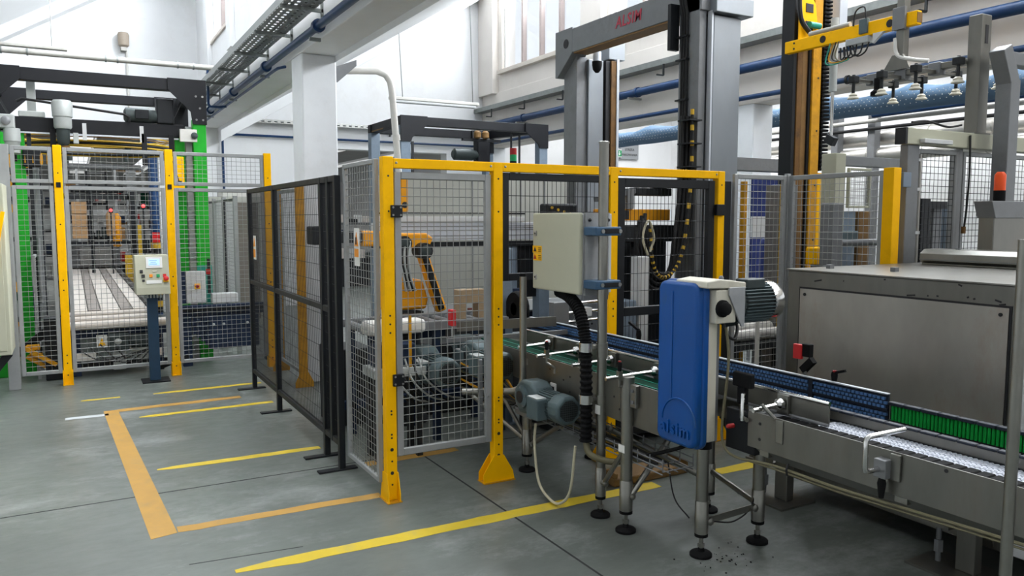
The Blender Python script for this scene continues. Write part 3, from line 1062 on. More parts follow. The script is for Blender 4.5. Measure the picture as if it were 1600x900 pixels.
for i in range(4):
    MB().lathe((-.40 + .07 * i, 9.70, 2.22), (0, 0, 1), [(0, .012), (.02, .022), (.10, .02), (.12, .01)], 10).build('nozzle', 'yellow_worn', t, smooth=True)
MB().box(1.00, 1.13, 9.58, 9.66, 1.98, 2.35).build('yellow_guard', 'yellow_paint', t, bevel=.004)
MB().box(1.06, 1.10, 9.57, 9.58, 2.03, 2.08).build('limit_switch', 'ink', t)
MB().cyl((1.08, 9.575, 2.05), (1.01, 9.575, 2.30), .005, n=6).build('limit_rod', 'ink', t)
# isolator box
bx = MB().box(1.09, 1.30, 9.46, 9.56, .70, 1.06).build('isolator_box', 'light_panel', t, bevel=.008)
MB().box(1.02, 1.085, 9.46, 9.56, .70, 1.06).build('box_back', 'navy_paint', t)
MB().box(1.18, 1.24, 9.45, 9.46, .86, .92).build('switch_plate', 'sticker_yellow', bx)
MB().lathe((1.21, 9.45, .89), (0, -1, 0), [(0, .022), (.015, .02), (.03, .012)], 10).build('red_switch', 'red_dark', bx, smooth=True)
MB().box(1.36, 1.64, 9.40, 9.55, .69, .80).build('white_tray', 'light_panel', t, bevel=.008)
MB().box(1.33, 1.36, 9.5, 9.53, .80, 1.2).build('sensor_post', 'dark_metal', t)
MB().box(1.31, 1.36, 9.48, 9.50, 1.02, 1.08).build('red_stop', 'red_dark', t)

# low navy transfer frame right of the machine
t = thing('transfer_frame', 'low dark navy transfer frame behind the right mesh panel', 'conveyor', (1.5, 9.5, 0))
MB().box(.98, 2.0, 9.36, 9.44, .56, .68).build('side_beam', 'navy_paint', t, bevel=.006)
MB().box(.98, 2.0, 9.30, 9.36, .62, .65).build('ledge', 'black_paint', t)
MB().box(1.30, 1.85, 9.32, 9.40, .18, .56).build('drive_cover', 'navy_paint', t, bevel=.01)
MB().box(1.02, 1.12, 9.34, 9.42, 0, .56).build('leg', 'navy_paint', t, bevel=.005)
MB().box(1.92, 2.02, 9.34, 9.42, 0, .56).build('leg', 'navy_paint', t, bevel=.005)
for i in range(4):
    MB().box(1.13 + i * .045, 1.17 + i * .045, 9.35, 9.41, .36 - i * .045, .56).build('step_plate', 'navy_paint', t)
for x in (1.35, 1.46, 1.72):
    MB().lathe((x, 9.315, .46), (0, -1, 0), [(0, .016), (.01, .014), (.014, .004)], 8).build('bolt', 'motor_light', t, smooth=True)

# infeed conveyor of the wrapping machine
t = thing('pallet_conveyor', 'pale slatted pallet conveyor running back through the wrapping machine', 'conveyor', (.3, 11, 0))
MB().box(-.06, .70, 9.42, 18.6, .60, .66).build('bed_frame', 'dark_metal', t)
for x0, x1, m in ((-.05, .10, 'belt_pale'), (.11, .22, 'belt_stripe'), (.23, .41, 'belt_pale'), (.42, .53, 'belt_stripe'), (.54, .68, 'belt_pale')):
    MB().box(x0, x1, 9.40, 18.6, .66, .685).build('belt_strip', m, t, bevel=.004, seg=1)
for x in (-.10, .72):
    MB().box(x - .03, x + .03, 9.35, 18.6, .58, .72).build('side_rail', 'dark_metal', t, bevel=.004)
for i, (y, z, r) in enumerate(((9.36, .645, .03), (9.28, .60, .035), (9.20, .545, .045))):
    MB().cyl((-.07, y, z), (.84 if i == 2 else .74, y, z), r, n=16).build('roller', 'belt_pale', t, smooth=True)
MB().box(-.30, -.12, 9.2, 9.5, 0, .64).build('leg_cabinet', 'black_paint', t, bevel=.01)
MB().bar((-.62, 9.35, .22), (-.12, 9.35, .62), .06, .08).build('slanted_brace', 'slate_paint', t)
for x in (-.02, .78):
    MB().box(x - .04, x + .04, 9.30, 9.40, 0, .56).build('leg', 'navy_paint', t, bevel=.005)
MB().box(-.06, .86, 9.34, 9.42, .40, .50).build('cross_beam', 'navy_paint', t, bevel=.004)
MB().box(-.06, .86, 9.34, 9.40, .05, .12).build('lower_beam', 'black_paint', t)
g = MB().box(.28, .48, 9.18, 9.32, .26, .45).build('gear_unit', 'motor_dark', t, bevel=.02)
MB().lathe((.37, 9.18, .36), (0, -1, 0), [(0, .035), (.02, .03), (.03, .01)], 12).build('shaft', 'motor_light', g, smooth=True)
MB().lathe((.48, 9.25, .35), (1, 0, 0), [(0, .06), (.02, .08), (.22, .08), (.25, .06)], 16).build('motor', 'motor_dark', g, smooth=True)
MB().box(.17, .27, 9.24, 9.26, .30, .43).build('warning_plate', 'sticker_white', t)
MB().prism([(.185, .32), (.255, .32), (.22, .40)], 'y', 9.236, 9.24).build('warning_triangle', 'sticker_yellow', t)
for x in (.04, .68):
    MB().box(x - .07, x + .12, 9.22, 9.26, .17, .25).build('cream_plate', 'pipe_cream', t, bevel=.003)
MB().box(.32, .44, 9.24, 9.28, .05, .25).build('hose_block', 'motor_light', t)
for i in range(4):
    MB().tube(spline([(.0 + .1 * i, 9.2, .30 + .02 * i), (.2 + .1 * i, 9.15, .18 - .02 * i), (.5 + .05 * i, 9.18, .22), (.8, 9.22, .30 + .03 * i)], 5), .008, 5).build('hose', 'cable_black', t, smooth=True)
for i in range(2):
    MB().lathe((.86, 9.15, .30 - .05 * i), (0, -1, 0), [(0, .012), (.01, .008)], 8).build('indicator_lamp', 'red_led' if i == 0 else 'motor_light', t)
MB().bar((.75, 9.12, .05), (1.05, 9.12, .16), .03, .04).build('skid', 'slate_paint', t)
for y, z, dx in ((9.2, .22, 0), (9.25, .12, .02)):
    MB().bar((-.48 + dx, y, z + .14), (-.20 + dx, y, z - .06), .03, .04).build('yellow_lever', 'yellow_worn', t)
    MB().box(-.46 + dx, -.34 + dx, y + .02, y + .06, z + .1, z + .16).build('yellow_block', 'yellow_worn', t, bevel=.01)

# equipment of the hall behind, seen through the wrapping machine
t = thing('portal_frame', 'grey portal frame over the conveyor in the hall behind', 'machine', (.4, 16.2, 0))
for x in (-.15, .98):
    MB().box(x - .08, x + .08, 16.0, 16.2, 0, 2.55).build('post', 'grey_frame', t, bevel=.006)
MB().box(-.3, 1.15, 15.98, 16.22, 2.55, 2.63).build('top_beam', 'steel_grey', t, bevel=.006)
MB().box(-.2, 1.0, 16.0, 16.1, 2.0, 2.10).build('cross_beam', 'dark_metal', t)
MB().box(-.1, .9, 16.02, 16.12, 1.72, 1.80).build('cross_beam', 'grey_frame', t)
MB().box(0.0, .85, 16.05, 16.3, 2.12, 2.25).build('roller_head', 'dark_metal', t, bevel=.02)
MB().cyl((.30, 15.6, .7), (.30, 15.6, 2.3), .03, n=10).build('mast', 'black_paint', t)
MB().box(-.1, 1.1, 15.6, 15.65, 1.20, 1.25).build('crossbar', 'black_paint', t)
t = thing('grey_press', 'grey boxy machine on the conveyor in the hall behind', 'machine', (.4, 17.5, .7))
MB().box(-.05, .80, 17.2, 18.2, .70, 1.15).build('body', 'steel_grey', t, bevel=.02)
MB().box(-.05, .80, 17.3, 17.9, 1.15, 1.19).build('glass_lid', 'light_panel', t)
MB().box(.1, .7, 17.18, 17.2, .74, 1.1).build('door', 'rear_grey', t, bevel=.01)
for i, (x, y, z0, z1, m, nm, lab) in enumerate((
        (.10, 15.85, 1.3, 1.95, 'carton', 'carton_stack', 'brown carton stack behind the wire panel'),
        (.70, 15.8, 1.15, 1.75, 'robot_yellow', 'gas_cylinder', 'yellow cylinder standing in the hall behind'),
        (.60, 15.7, 1.35, 1.80, 'carton', 'carton_roll', 'tan paper roll in the hall behind'))):
    if nm == 'carton_stack':
        t = thing(nm, lab, 'carton', (x, y, z0))
        for q in range(3):
            MB().box(x - .1, x + .14, y, y + .2, z0 + q * .22, z0 + q * .22 + .21).build('box', m, t, bevel=.006)
    else:
        tag(MB().lathe((x, y, z0), (0, 0, 1), [(0, .06), (.03, .075), (z1 - z0 - .08, .075), (z1 - z0, .03)], 14).build(nm, m, smooth=True), lab, 'cylinder')
t = thing('striped_post', 'tall blue post with yellow and black bands in the wall opening', 'post', (1.23, 14.6, 0))
MB().cyl((1.23, 14.6, 0), (1.23, 14.6, 3.0), .075, n=16).build('post', 'blue_pipe', t, smooth=True)
for q in range(13):
    MB().cyl((1.23, 14.6, .05 + q * .1), (1.23, 14.6, .15 + q * .1), .078, n=16).build('band', 'carrier_yellow' if q % 2 else 'black_paint', t, smooth=True)
MB().box(1.17, 1.29, 14.515, 14.52, 1.25, 1.42).build('red_plate', 'red_paint', t)
for i, (x, y, w, z1, m, lab) in enumerate(((.97, 14.3, .03, 1.55, 'carrier_yellow', 'slim yellow post by the dark steel upright'), (.80, 14.4, .06, 1.05, 'carrier_yellow', 'short yellow post beside the conveyor end'),
                                           (.89, 14.5, .05, 2.1, 'slate_paint', 'dark steel upright in the wall opening'), (-.55, 13.5, .045, 2.6, 'yellow_worn', 'yellow upright behind the left mesh panel'),
                                           (-.75, 14.2, .05, 2.9, 'yellow_worn', 'tall yellow upright at the left of the opening'))):
    b = MB().box(x - w, x + w, y - w, y + w, 0, z1).box(x - w * 1.6, x + w * 1.6, y - w * 1.6, y + w * 1.6, 0, .012)
    tag(b.build('steel_post', m, bevel=.004), lab, 'post')
for x, y, z, lab in ((1.03, 14.2, 1.86, 'red indicator light beside the blue post'), (.60, 15.4, 1.8, 'red indicator light above the conveyor'), (-.42, 12.8, 2.22, 'red indicator light behind the left panel')):
    t = thing('indicator_light', lab, 'light', (x, y, z - .1))
    MB().lathe((x, y, z), (0, -1, 0), [(0, .028), (.02, .026), (.03, .012)], 10).build('lens', 'red_led', t, smooth=True)
    MB().box(x - .035, x + .035, y, y + .05, z - .05, z + .05).build('housing', 'dark_metal', t, bevel=.005)
    MB().box(x - .012, x + .012, y + .02, y + .04, 0, z - .05).build('stem', 'dark_metal', t)
# dark machine racks left and right of the conveyor, behind the fence
r2 = random.Random(5)
for i, (x0, x1, y0, lab) in enumerate(((-.95, -.30, 10.3, 'cluttered steel rack behind the left mesh panel'), (-1.2, -.45, 12.2, 'far cluttered steel rack behind the left mesh panel'),
                                       (-.95, -.2, 16.8, 'steel machine left of the portal frame in the rear hall'), (1.0, 1.9, 17.5, 'steel machine right of the portal frame in the rear hall'))):
    t = thing('machine_rack', lab, 'rack', ((x0 + x1) / 2, y0, 0))
    for x in (x0, x1 - .06):
        for y in (y0, y0 + .6):
            MB().box(x, x + .06, y, y + .06, 0, 2.22).build('upright', r2.choice(['grey_frame', 'dark_metal', 'steel_grey']), t, bevel=.004)
    for z in (.5, .95, 1.4, 1.85, 2.17):
        MB().box(x0 + .06, x1 - .06, y0, y0 + .66, z, z + .05).build('shelf', r2.choice(['dark_metal', 'steel_grey']), t)
    for z in (.55, 1.0, 1.45, 1.9):
        x = x0 + .08
        while x < x1 - .16:
            w = r2.uniform(.07, .16)
            h = r2.uniform(.1, .36)
            MB().box(x, min(x + w, x1 - .08), y0 + .05, y0 + .4, z, z + h).build('module', r2.choice(['motor_dark', 'rear_grey', 'motor_light', 'navy_paint', 'dark_metal', 'belt_green']), t, bevel=.008)
            x += w + .04

# perforated grey guard in the left panel and cabinets beyond the right panel
t = thing('mesh_guard', 'grey perforated guard standing behind the left mesh panel', 'guard', (-.35, 9.6, 0))
frame('x', -.36, 9.35, 9.95, .3, 1.28, .03, .03, 'guard_frame', 'grey_frame', t)
wires('x', -.36, 9.38, 9.92, .33, 1.25, .025, .025, .003, 'wire_mesh', 'galv_wire', t)
for y in (9.36, 9.92):
    MB().box(-.375, -.345, y - .015, y + .015, 0, .3).build('leg', 'grey_frame', t)
t = thing('rear_guard', 'grey mesh guard fence beyond the wrapping machine right post', 'fence', (1.8, 10.8, 0))
for i, y in enumerate((9.9, 10.7, 11.5, 12.3)):
    MB().box(1.70, 1.75, y - .025, y + .025, 0, 1.93).build('post', 'grey_frame', t, bevel=.003)
for i in range(3):
    y = 9.9 + .8 * i
    f = frame('x', 1.725, y + .03, y + .77, .1, 1.90, .03, .03, 'panel_frame', 'grey_frame' if i % 2 else 'dark_metal', t)
    wires('x', 1.725, y + .05, y + .75, .12, 1.88, .045, .045, .002, 'wire_mesh', 'galv_wire', f)
t = thing('grey_cabinets', 'tall grey machine cabinet with light panels behind the guard fence', 'cabinet', (2.1, 12.6, 0))
MB().box(1.8, 2.9, 12.5, 13.2, 0, 1.98).build('body', 'grey_panel', t, bevel=.01)
for i in range(3):
    MB().box(1.84 + i * .35, 2.16 + i * .35, 12.485, 12.5, .1, 1.90).build('door', 'light_panel' if i != 1 else 'cabinet_brown', t, bevel=.004)
MB().box(2.0, 2.6, 12.55, 13.0, 1.98, 2.10).build('top_unit', 'pipe_cream', t, bevel=.01)

# production machines standing further back in the rear hall
for i, (x0, x1, y, lab) in enumerate(((-.35, .15, 19.0, 'cluttered production machine left of the conveyor in the rear hall'), (.30, .75, 20.5, 'cluttered production machine straight behind the conveyor in the rear hall'),
                                      (.85, 1.45, 19.5, 'cluttered production machine right of the conveyor in the rear hall'), (-1.6, -.6, 20.0, 'wide production machine at the left of the rear hall'),
                                      (4.3, 7.2, 18.5, 'wide production machine behind the middle wall opening'))):
    t = thing('production_machine', lab, 'machine', ((x0 + x1) / 2, y, 0), 'machines in the rear hall')
    rr = random.Random(40 + i)
    top = 2.75 if i < 4 else 1.9
    for x in (x0, x1 - .05):
        MB().box(x, x + .05, y, y + .08, 0, top).build('upright', rr.choice(['grey_frame', 'dark_metal', 'light_panel']), t, bevel=.004)
    for z in [q for q in (.62, 1.15, 1.5, 1.95, 2.3, 2.68) if q < top]:
        MB().box(x0 + .05, x1 - .05, y + .01, y + .07, z, z + rr.uniform(.03, .09)).build('cross_bar', rr.choice(['dark_metal', 'steel_grey', 'light_panel', 'black_paint', 'rust_dark']), t)
    for z in [q for q in (.70, 1.2, 1.56, 2.05) if q < top]:
        x = x0 + .06
        while x < x1 - .14:
            w = rr.uniform(.05, .13) * (1 if x1 - x0 < 1.5 else 2)
            MB().box(x, min(x + w, x1 - .06), y - rr.uniform(0, .3), y + .3, z, z + rr.uniform(.08, .26)).build(
                'unit', rr.choice(['motor_dark', 'rear_grey', 'light_panel', 'dark_metal', 'dark_metal', 'belt_pale', 'carton', 'navy_paint', 'red_dark']), t, bevel=.006)
            x += w + rr.uniform(.02, .08)
    MB().box(x0, x1, y, y + .4, 0, .62).build('base', 'dark_metal', t, bevel=.01)

# ================================================================== black fence and front fence
t = thing('black_fence', 'black wire fence with mid rail and flat feet beside the marked bay', 'fence', (1.49, 6.4, 0))
X = 1.49
Z0, Z1 = .16, 1.935
yp = [4.955, 5.30, 6.74, 7.79]
for y in yp:
    MB().box(X - .02, X + .02, y - .022, y + .022, .012, Z1).build('post', 'black_paint', t, bevel=.003, seg=1)
    MB().box(X - .16, X + .10, y - .03, y + .03, 0, .012).build('foot', 'black_paint', t, bevel=.003, seg=1)
MB().box(X - .02, X + .02, 5.10, 5.145, Z0, Z1).build('post', 'black_paint', t, bevel=.003, seg=1)
for (a, c), mr in zip(((4.955, 5.12), (5.13, 5.30), (5.30, 6.74), (6.74, 7.79)), (0, 1, 1, 1)):
    for z in (Z0, Z1 - .04) + ((1.03,) if mr else ()):
        MB().box(X - .018, X + .018, a + .022, c - .022, z, z + .04).build('rail', 'black_paint', t, bevel=.003, seg=1)
    wires('x', X, a + .022, c - .022, Z0 + .03, Z1 - .02, .024, .118, .0017, 'wire_mesh', 'black_wire', t)
# a dim translucent sheet closes the far half of the fence
s = thing('warning_label', 'white warning strip with orange triangles hung on the black fence', 'label', (1.46, 7.5, 1.3))
MB().box(1.462, 1.466, 7.42, 7.52, 1.28, 1.50).build('strip', 'sticker_white', s)
MB().prism([(7.43, 1.40), (7.51, 1.40), (7.47, 1.48)], 'x', 1.459, 1.462).build('triangle', 'sticker_orange', s)
MB().box(1.459, 1.462, 7.43, 7.51, 1.30, 1.375).build('notice', 'sticker_orange', s)

YF = 4.27
t = thing('front_fence', 'yellow framed safety fence with grey mesh door and black panels', 'fence', (2.8, YF, 0))
posts = [1.575, 2.285, 3.165, 4.13]
for i, x in enumerate(posts):
    o = MB().box(x - .032, x + .032, YF - .03, YF + .03, .006, 2.0 if i else 2.01).build('post', 'yellow_paint', t, bevel=.004, seg=2)
    b = MB()
    for z in (.10, .17, .24, .31, .38, .40, .52, .54, 1.0, 1.05, 1.1, 1.7, 1.9):
        b.cyl((x, YF - .029, z), (x, YF - .0315, z), .006 if z not in (.17, .31) else .011, n=8)
    b.build('bolt_holes', 'ink', o, kind='stuff')
    if i == 0:
        for sx in (-1, 1):
            MB().prism([(YF - .07, .006), (YF + .07, .006), (YF + .07, .03), (YF + .035, .17), (YF - .035, .17), (YF - .07, .05)], 'x', x + sx * .034 - .003, x + sx * .034 + .003).build('foot_gusset', 'yellow_paint', t)
        MB().box(x - .045, x + .045, YF - .075, YF + .075, 0, .006).build('foot_plate', 'yellow_worn', t)
    else:
        for sy in (-1, 1):
            MB().prism([(x - .11, .006), (x + .11, .006), (x + .10, .06), (x + .035, .17), (x - .035, .17), (x - .11, .06)], 'y', YF + sy * .032 - .003, YF + sy * .032 + .003).build('foot_gusset', 'yellow_paint', t)
        MB().box(x - .11, x + .11, YF - .05, YF + .05, 0, .006).build('foot_plate', 'yellow_worn', t)
for a, c in zip(posts[:-1], posts[1:]):
    MB().box(a + .032, c - .032, YF - .028, YF + .028, 1.945, 2.0).build('top_rail', 'yellow_paint', t, bevel=.004)
    for xx in (a + .05, c - .05):
        MB().lathe((xx, YF - .028, 1.975), (0, -1, 0), [(0, .008), (.003, .007), (.005, .002)], 8).build('rail_bolt', 'galv_wire', t)
# mesh door
d = frame('y', YF, 1.617, 2.243, .26, 1.925, .04, .03, 'door_leaf', 'grey_frame', t)
wires('y', YF, 1.657, 2.203, .30, 1.885, .042, .050, .0023, 'wire_mesh', 'galv_wire', d)
for z in (1.70, .72):
    h = MB().box(1.585, 1.655, YF - .045, YF - .015, z - .035, z + .035).build('hinge', 'black_paint', d, bevel=.004)
    for dx in (.012, .058):
        for dz in (-.022, .022):
            MB().cyl((1.585 + dx, YF - .045, z + dz), (1.585 + dx, YF - .048, z + dz), .006, n=8).build('screw', 'galv_wire', h)
for z in (.55, .95, 1.25):
    MB().cyl((2.222, YF - .016, z), (2.222, YF - .02, z), .007, n=8).build('rivet', 'galv_wire', d)
MB().box(2.175, 2.20, YF + .02, YF + .045, .33, .78).build('drop_bolt', 'steel_grey', d, bevel=.003)
# grey wire return along the black fence
f = frame('x', 1.53, 4.31, 4.915, .10, 2.0, .028, .028, 'side_frame', 'grey_frame', t)
wires('x', 1.53, 4.33, 4.89, .12, 1.98, .045, .045, .0021, 'wire_mesh', 'galv_wire', f)
# black panel and black door
f = frame('y', YF, 2.322, 3.128, 1.27, 1.94, .045, .035, 'black_panel_frame', 'black_paint', t)
wires('y', YF, 2.36, 3.09, 1.30, 1.90, .0335, .105, .0021, 'wire_mesh', 'black_wire', f)
f = frame('y', YF, 3.205, 4.075, .15, 1.93, .06, .04, 'black_door_frame', 'black_paint', t, extra_z=(1.02,))
wires('y', YF, 3.26, 4.02, .2, 1.88, .0335, .118, .0021, 'wire_mesh', 'black_wire', f)
for z in (1.72, .6):
    MB().box(4.07, 4.15, YF - .05, YF - .02, z - .04, z + .04).build('hinge', 'black_paint', f, bevel=.004)
MB().box(4.17, 4.235, YF - .02, YF + .02, .02, 1.93).build('black_upright', 'black_paint', t, bevel=.003)

s = thing('warning_label', 'white warning strip with orange triangle on the grey wire return', 'label', (1.5, 4.62, 1.37))
MB().box(1.505, 1.510, 4.57, 4.66, 1.37, 1.60).build('strip', 'sticker_white', s)
MB().prism([(4.58, 1.49), (4.65, 1.49), (4.615, 1.575)], 'x', 1.502, 1.505).build('triangle', 'sticker_orange', s)
MB().box(1.502, 1.505, 4.58, 4.65, 1.425, 1.475).build('notice', 'sticker_orange', s)
MB().box(1.5005, 1.502, 4.605, 4.625, 1.50, 1.545).build('mark', 'ink', s)

# grey mesh panels with yellow end post, right of the black door
t = thing('mesh_fence', 'grey wire mesh corner fence ending at a yellow post by the steel box', 'fence', (4.6, 4.0, 0))
f = frame('y', 4.25, 4.255, 4.80, .12, 1.985, .035, .03, 'panel_frame', 'grey_frame', t)
wires('y', 4.25, 4.285, 4.77, .15, 1.96, .045, .050, .0021, 'wire_mesh', 'galv_wire', f)
f = frame('x', 4.84, 3.43, 4.235, .12, 1.985, .035, .03, 'panel_frame', 'grey_frame', t)
wires('x', 4.84, 3.46, 4.21, .15, 1.96, .042, .050, .0021, 'wire_mesh', 'galv_wire', f)
for x, y, m, w in ((4.822, 4.25, 'grey_frame', .018), (4.85, 3.385, 'yellow_paint', .04)):
    MB().box(x - w, x + w, y - w, y + w, 0, 2.0).build('post', m, t, bevel=.004)
    MB().box(x - w * 1.7, x + w * 1.7, y - w * 1.7, y + w * 1.7, 0, .008).build('foot_plate', m, t)
MB().cyl((4.50, 4.21, .0), (4.50, 4.21, 1.02), .017, n=10).build('stay_tube', 'pipe_cream', t, smooth=True)
# second yellow-post fence behind the black fence
t = thing('inner_fence', 'yellow post fence standing in front of the white column', 'fence', (1.95, 7.4, 0))
for x, y in ((1.93, 7.65), (1.93, 8.62)):
    MB().box(x - .04, x + .04, y - .03, y + .03, 0, 1.98).build('post', 'yellow_worn', t, bevel=.004)
    MB().prism([(x - .09, .0), (x + .09, .0), (x + .09, .05), (x + .04, .15), (x - .04, .15), (x - .09, .05)], 'y', y - .045, y - .037).build('foot_gusset', 'yellow_worn', t)
f = frame('x', 1.93, 7.69, 8.58, .12, 1.95, .035, .03, 'panel_frame', 'grey_frame', t)
wires('x', 1.93, 7.72, 8.55, .15, 1.92, .05, .05, .002, 'wire_mesh', 'galv_wire', f)

# ================================================================== main conveyor
SX = (math.radians(90), 0, math.radians(-90))     # print on faces that look towards -X


def leg(t, x, y, z1, r=.032, zs=.22, name='leg', foot=.055):
    """stainless tube leg with sleeve, black ring, spindle and round rubber foot"""
    o = MB().cyl((x, y, .125), (x, y, z1), r, n=18).build(name, 'stainless', t, smooth=True)
    MB().lathe((x, y, .115), (0, 0, 1), [(0, r * 1.02), (.002, r * 1.12), (.16, r * 1.12), (.165, r * 1.0)], 18).build('sleeve', 'stainless', o, smooth=True)
    MB().cyl((x, y, .10), (x, y, .116), r * 1.10, n=18).build('ring', 'black_rubber', o, smooth=True)
    MB().cyl((x, y, .02), (x, y, .10), .010, n=10).build('spindle', 'stainless', o, smooth=True)
    MB().cyl((x, y, .045), (x, y, .065), .017, n=6).build('nut', 'stainless', o)
    MB().lathe((x, y, 0), (0, 0, 1), [(0, foot), (.012, foot), (.018, foot * .9), (.024, foot * .35), (.04, .014)], 22).build('foot_pad', 'black_rubber', o, smooth=True)
    return o


def brace(t, p0, p1, r=.017):
    """tube flattened and bolted at both ends"""
    o = MB().tube([p0, p1], r, 12).build('brace', 'stainless', t, smooth=True)
    for p in (p0, p1):
        MB().lathe(Vector(p) + Vector((0, .018, 0)), (0, -1, 0), [(0, .016), (.04, .016), (.045, .008)], 10).build('bolt', 'stainless', o, smooth=True)
    return o


t = thing('belt_conveyor', 'stainless conveyor section with green belt and round tube legs', 'conveyor', (2.8, 3.7, 0))
pa = MB().prism([(2.95, .80), (4.62, .80), (4.62, .62), (3.3, .575), (2.95, .575)], 'x', 2.515, 2.521).build('side_panel', 'stainless_brushed', t)
b = MB()
for y, z in ((4.0, .66), (4.0, .74), (3.85, .70), (3.78, .64), (3.78, .73), (3.35, .70), (3.30, .64), (4.3, .70)):
    b.cyl((2.515, y, z), (2.512, y, z), .006, n=8)
b.build('rivets', 'ink', pa, kind='stuff')
MB().box(2.508, 2.515, 3.93, 3.99, .605, .66).build('rating_plate', 'sticker_white', pa)
MB().box(2.505, 2.508, 3.945, 3.975, .615, .64).build('rating_print', 'ink', pa)
MB().box(3.10, 3.106, 2.95, 5.2, .56, .75).build('side_panel', 'stainless_brushed', t)
bl = MB().box(2.535, 2.70, 3.0, 5.0, .785, .800).build('belt', 'belt_green', t, bevel=.004)
for x in (2.537, 2.62):
    MB().box(x, x + .004, 3.0, 5.0, .800, .802).build('belt_edge', 'teal_paint', bl)
MB().box(2.74, 3.08, 2.9, 5.2, .74, .765).build('slide_bed', 'stainless_brushed', t)
for y in (3.2, 4.2, 5.0):
    MB().box(2.52, 3.10, y, y + .05, .58, .62).build('cross_member', 'stainless', t)
leg(t, 2.55, 4.34, .74)
l2 = leg(t, 2.50, 3.216, .66)
MB().cyl((2.50, 3.216, .60), (2.50, 3.216, .835), .037, n=18).build('socket', 'stainless', l2, smooth=True)
MB().box(2.49, 2.515, 3.135, 3.19, .68, .80).build('strap', 'stainless', l2, bevel=.004)
for z in (.71, .77):
    MB().cyl((2.49, 3.16, z), (2.482, 3.16, z), .010, n=8).build('strap_bolt', 'steel_grey', l2)
MB().box(2.463, 2.467, 3.19, 3.24, .435, .475).build('tape_label', 'sticker_white', l2)
leg(t, 3.09, 3.221, .62)
leg(t, 3.09, 4.36, .62)
brace(t, (2.55, 3.44, .50), (3.07, 3.22, .19))
brace(t, (2.51, 3.19, .20), (2.86, 3.20, .56))
brace(t, (2.505, 3.42, .20), (2.50, 3.25, .42), .014)
brace(t, (2.55, 4.36, .20), (2.35, 4.75, .45))
brace(t, (2.56, 4.31, .18), (2.62, 4.05, .36))
brace(t, (2.55, 4.36, .22), (2.40, 4.62, .66), .014)
brace(t, (2.58, 4.36, .30), (3.07, 4.36, .30), .014)
# near side guide rail with adjusting rods
g = MB().box(2.718, 2.724, 2.14, 4.72, .795, .885).build('side_guide', 'stainless_brushed', t)
MB().cyl((2.721, 2.14, .888), (2.721, 4.72, .888), .009, n=10).build('guide_rail', 'chrome', g, smooth=True)
MB().cyl((2.716, 2.14, .797), (2.716, 4.72, .797), .007, n=10).build('guide_rail', 'steel_grey', g, smooth=True)
for y, x0 in ((4.30, 2.46), (3.97, 2.40), (3.62, 2.42), (3.22, 2.36), (2.37, 2.52)):
    r_ = MB().cyl((x0, y, .835), (2.70, y, .845), .0105, n=12).build('guide_rod', 'chrome', t, smooth=True)
    MB().box(2.698, 2.717, y - .03, y + .03, .80, .885).build('clamp_plate', 'stainless', r_, bevel=.003)
    MB().lathe((2.66, y, .845), (1, 0, 0), [(0, .014), (.01, .024), (.03, .026), (.038, .012)], 14).build('clamp_knob', 'chrome', r_, smooth=True)
    if y > 2.6:
        xb = (x0 + 2.52) / 2 + .01
        MB().tube([(2.515, y - .02, .72), (2.515, y - .02, .755), (2.49, y - .01, .775), (xb, y, .79), (xb, y, .86)], .008, 8).build('rod_bracket', 'stainless', r_, smooth=True)
        MB().box(xb - .012, xb + .012, y - .012, y + .012, .82, .868).build('rod_block', 'stainless', r_)
        MB().lathe((xb, y, .868), (0, 0, 1), [(0, .010), (.04, .014), (.048, .010)], 10).build('lever', 'black_rubber', r_, smooth=True)
        MB().cyl((xb, y, .916), (xb, y, .922), .008, n=8).build('lever_cap', 'red_dark', r_)
# cable basket under the belt
cb = thing('cable_basket', 'wire cable basket slung under the belt conveyor', 'cable tray', (2.62, 3.9, .4))
b = MB()
for dx in (0, .05, .1, .15, .2):
    b.cyl((2.52 + dx, 4.75, .40), (2.52 + dx, 2.95, .38), .0035, n=5)
for z in (.43, .46):
    for dx in (0, .2):
        b.cyl((2.52 + dx, 4.75, z), (2.52 + dx, 2.95, z - .02), .0035, n=5)
for i in range(19):
    y = 4.75 - i * .1
    b.cyl((2.52, y, .395), (2.72, y, .395), .0035, n=5).cyl((2.52, y, .395), (2.52, y, .46), .0035, n=5).cyl((2.72, y, .395), (2.72, y, .46), .0035, n=5)
b.build('basket_wire', 'steel_grey', cb, kind='stuff')
for i in range(6):
    MB().tube(spline([(2.55 + .03 * i, 4.8, .41 + .008 * (i % 3)), (2.56 + .027 * i + rnd.uniform(-.02, .02), 4.2, .41), (2.55 + .03 * i, 3.6, .405 + .006 * (i % 2)), (2.57 + .02 * i, 3.05, .40)], 6), .008, 6).build(
        'cable', ('cable_black', 'cable_olive', 'steel_grey')[i % 3], cb, smooth=True)
for i in range(8):
    z = .44 + .028 * i
    MB().tube(spline([(2.36, 4.95, z), (2.40 + .02 * (i % 3), 4.72, z - .03), (2.45, 4.52, z - .02 + .02 * (i % 2)), (2.55, 4.42, .44)], 5), .008, 6).build(
        'cable', ('cable_black', 'cable_olive', 'cable_black', 'yellow_worn')[i % 4], cb, smooth=True)
tag(MB().box(2.85, 3.45, 3.78, 3.98, .0, .055).build('brown_tray', 'brown_tray', bevel=.01), 'brown drip tray lying under the conveyor', 'tray')
for x in (2.86, 3.43):
    MB().box(x, x + .012, 3.78, 3.98, .055, .085).build('tray_lip', 'brown_tray', bpy.data.objects['brown_tray'])
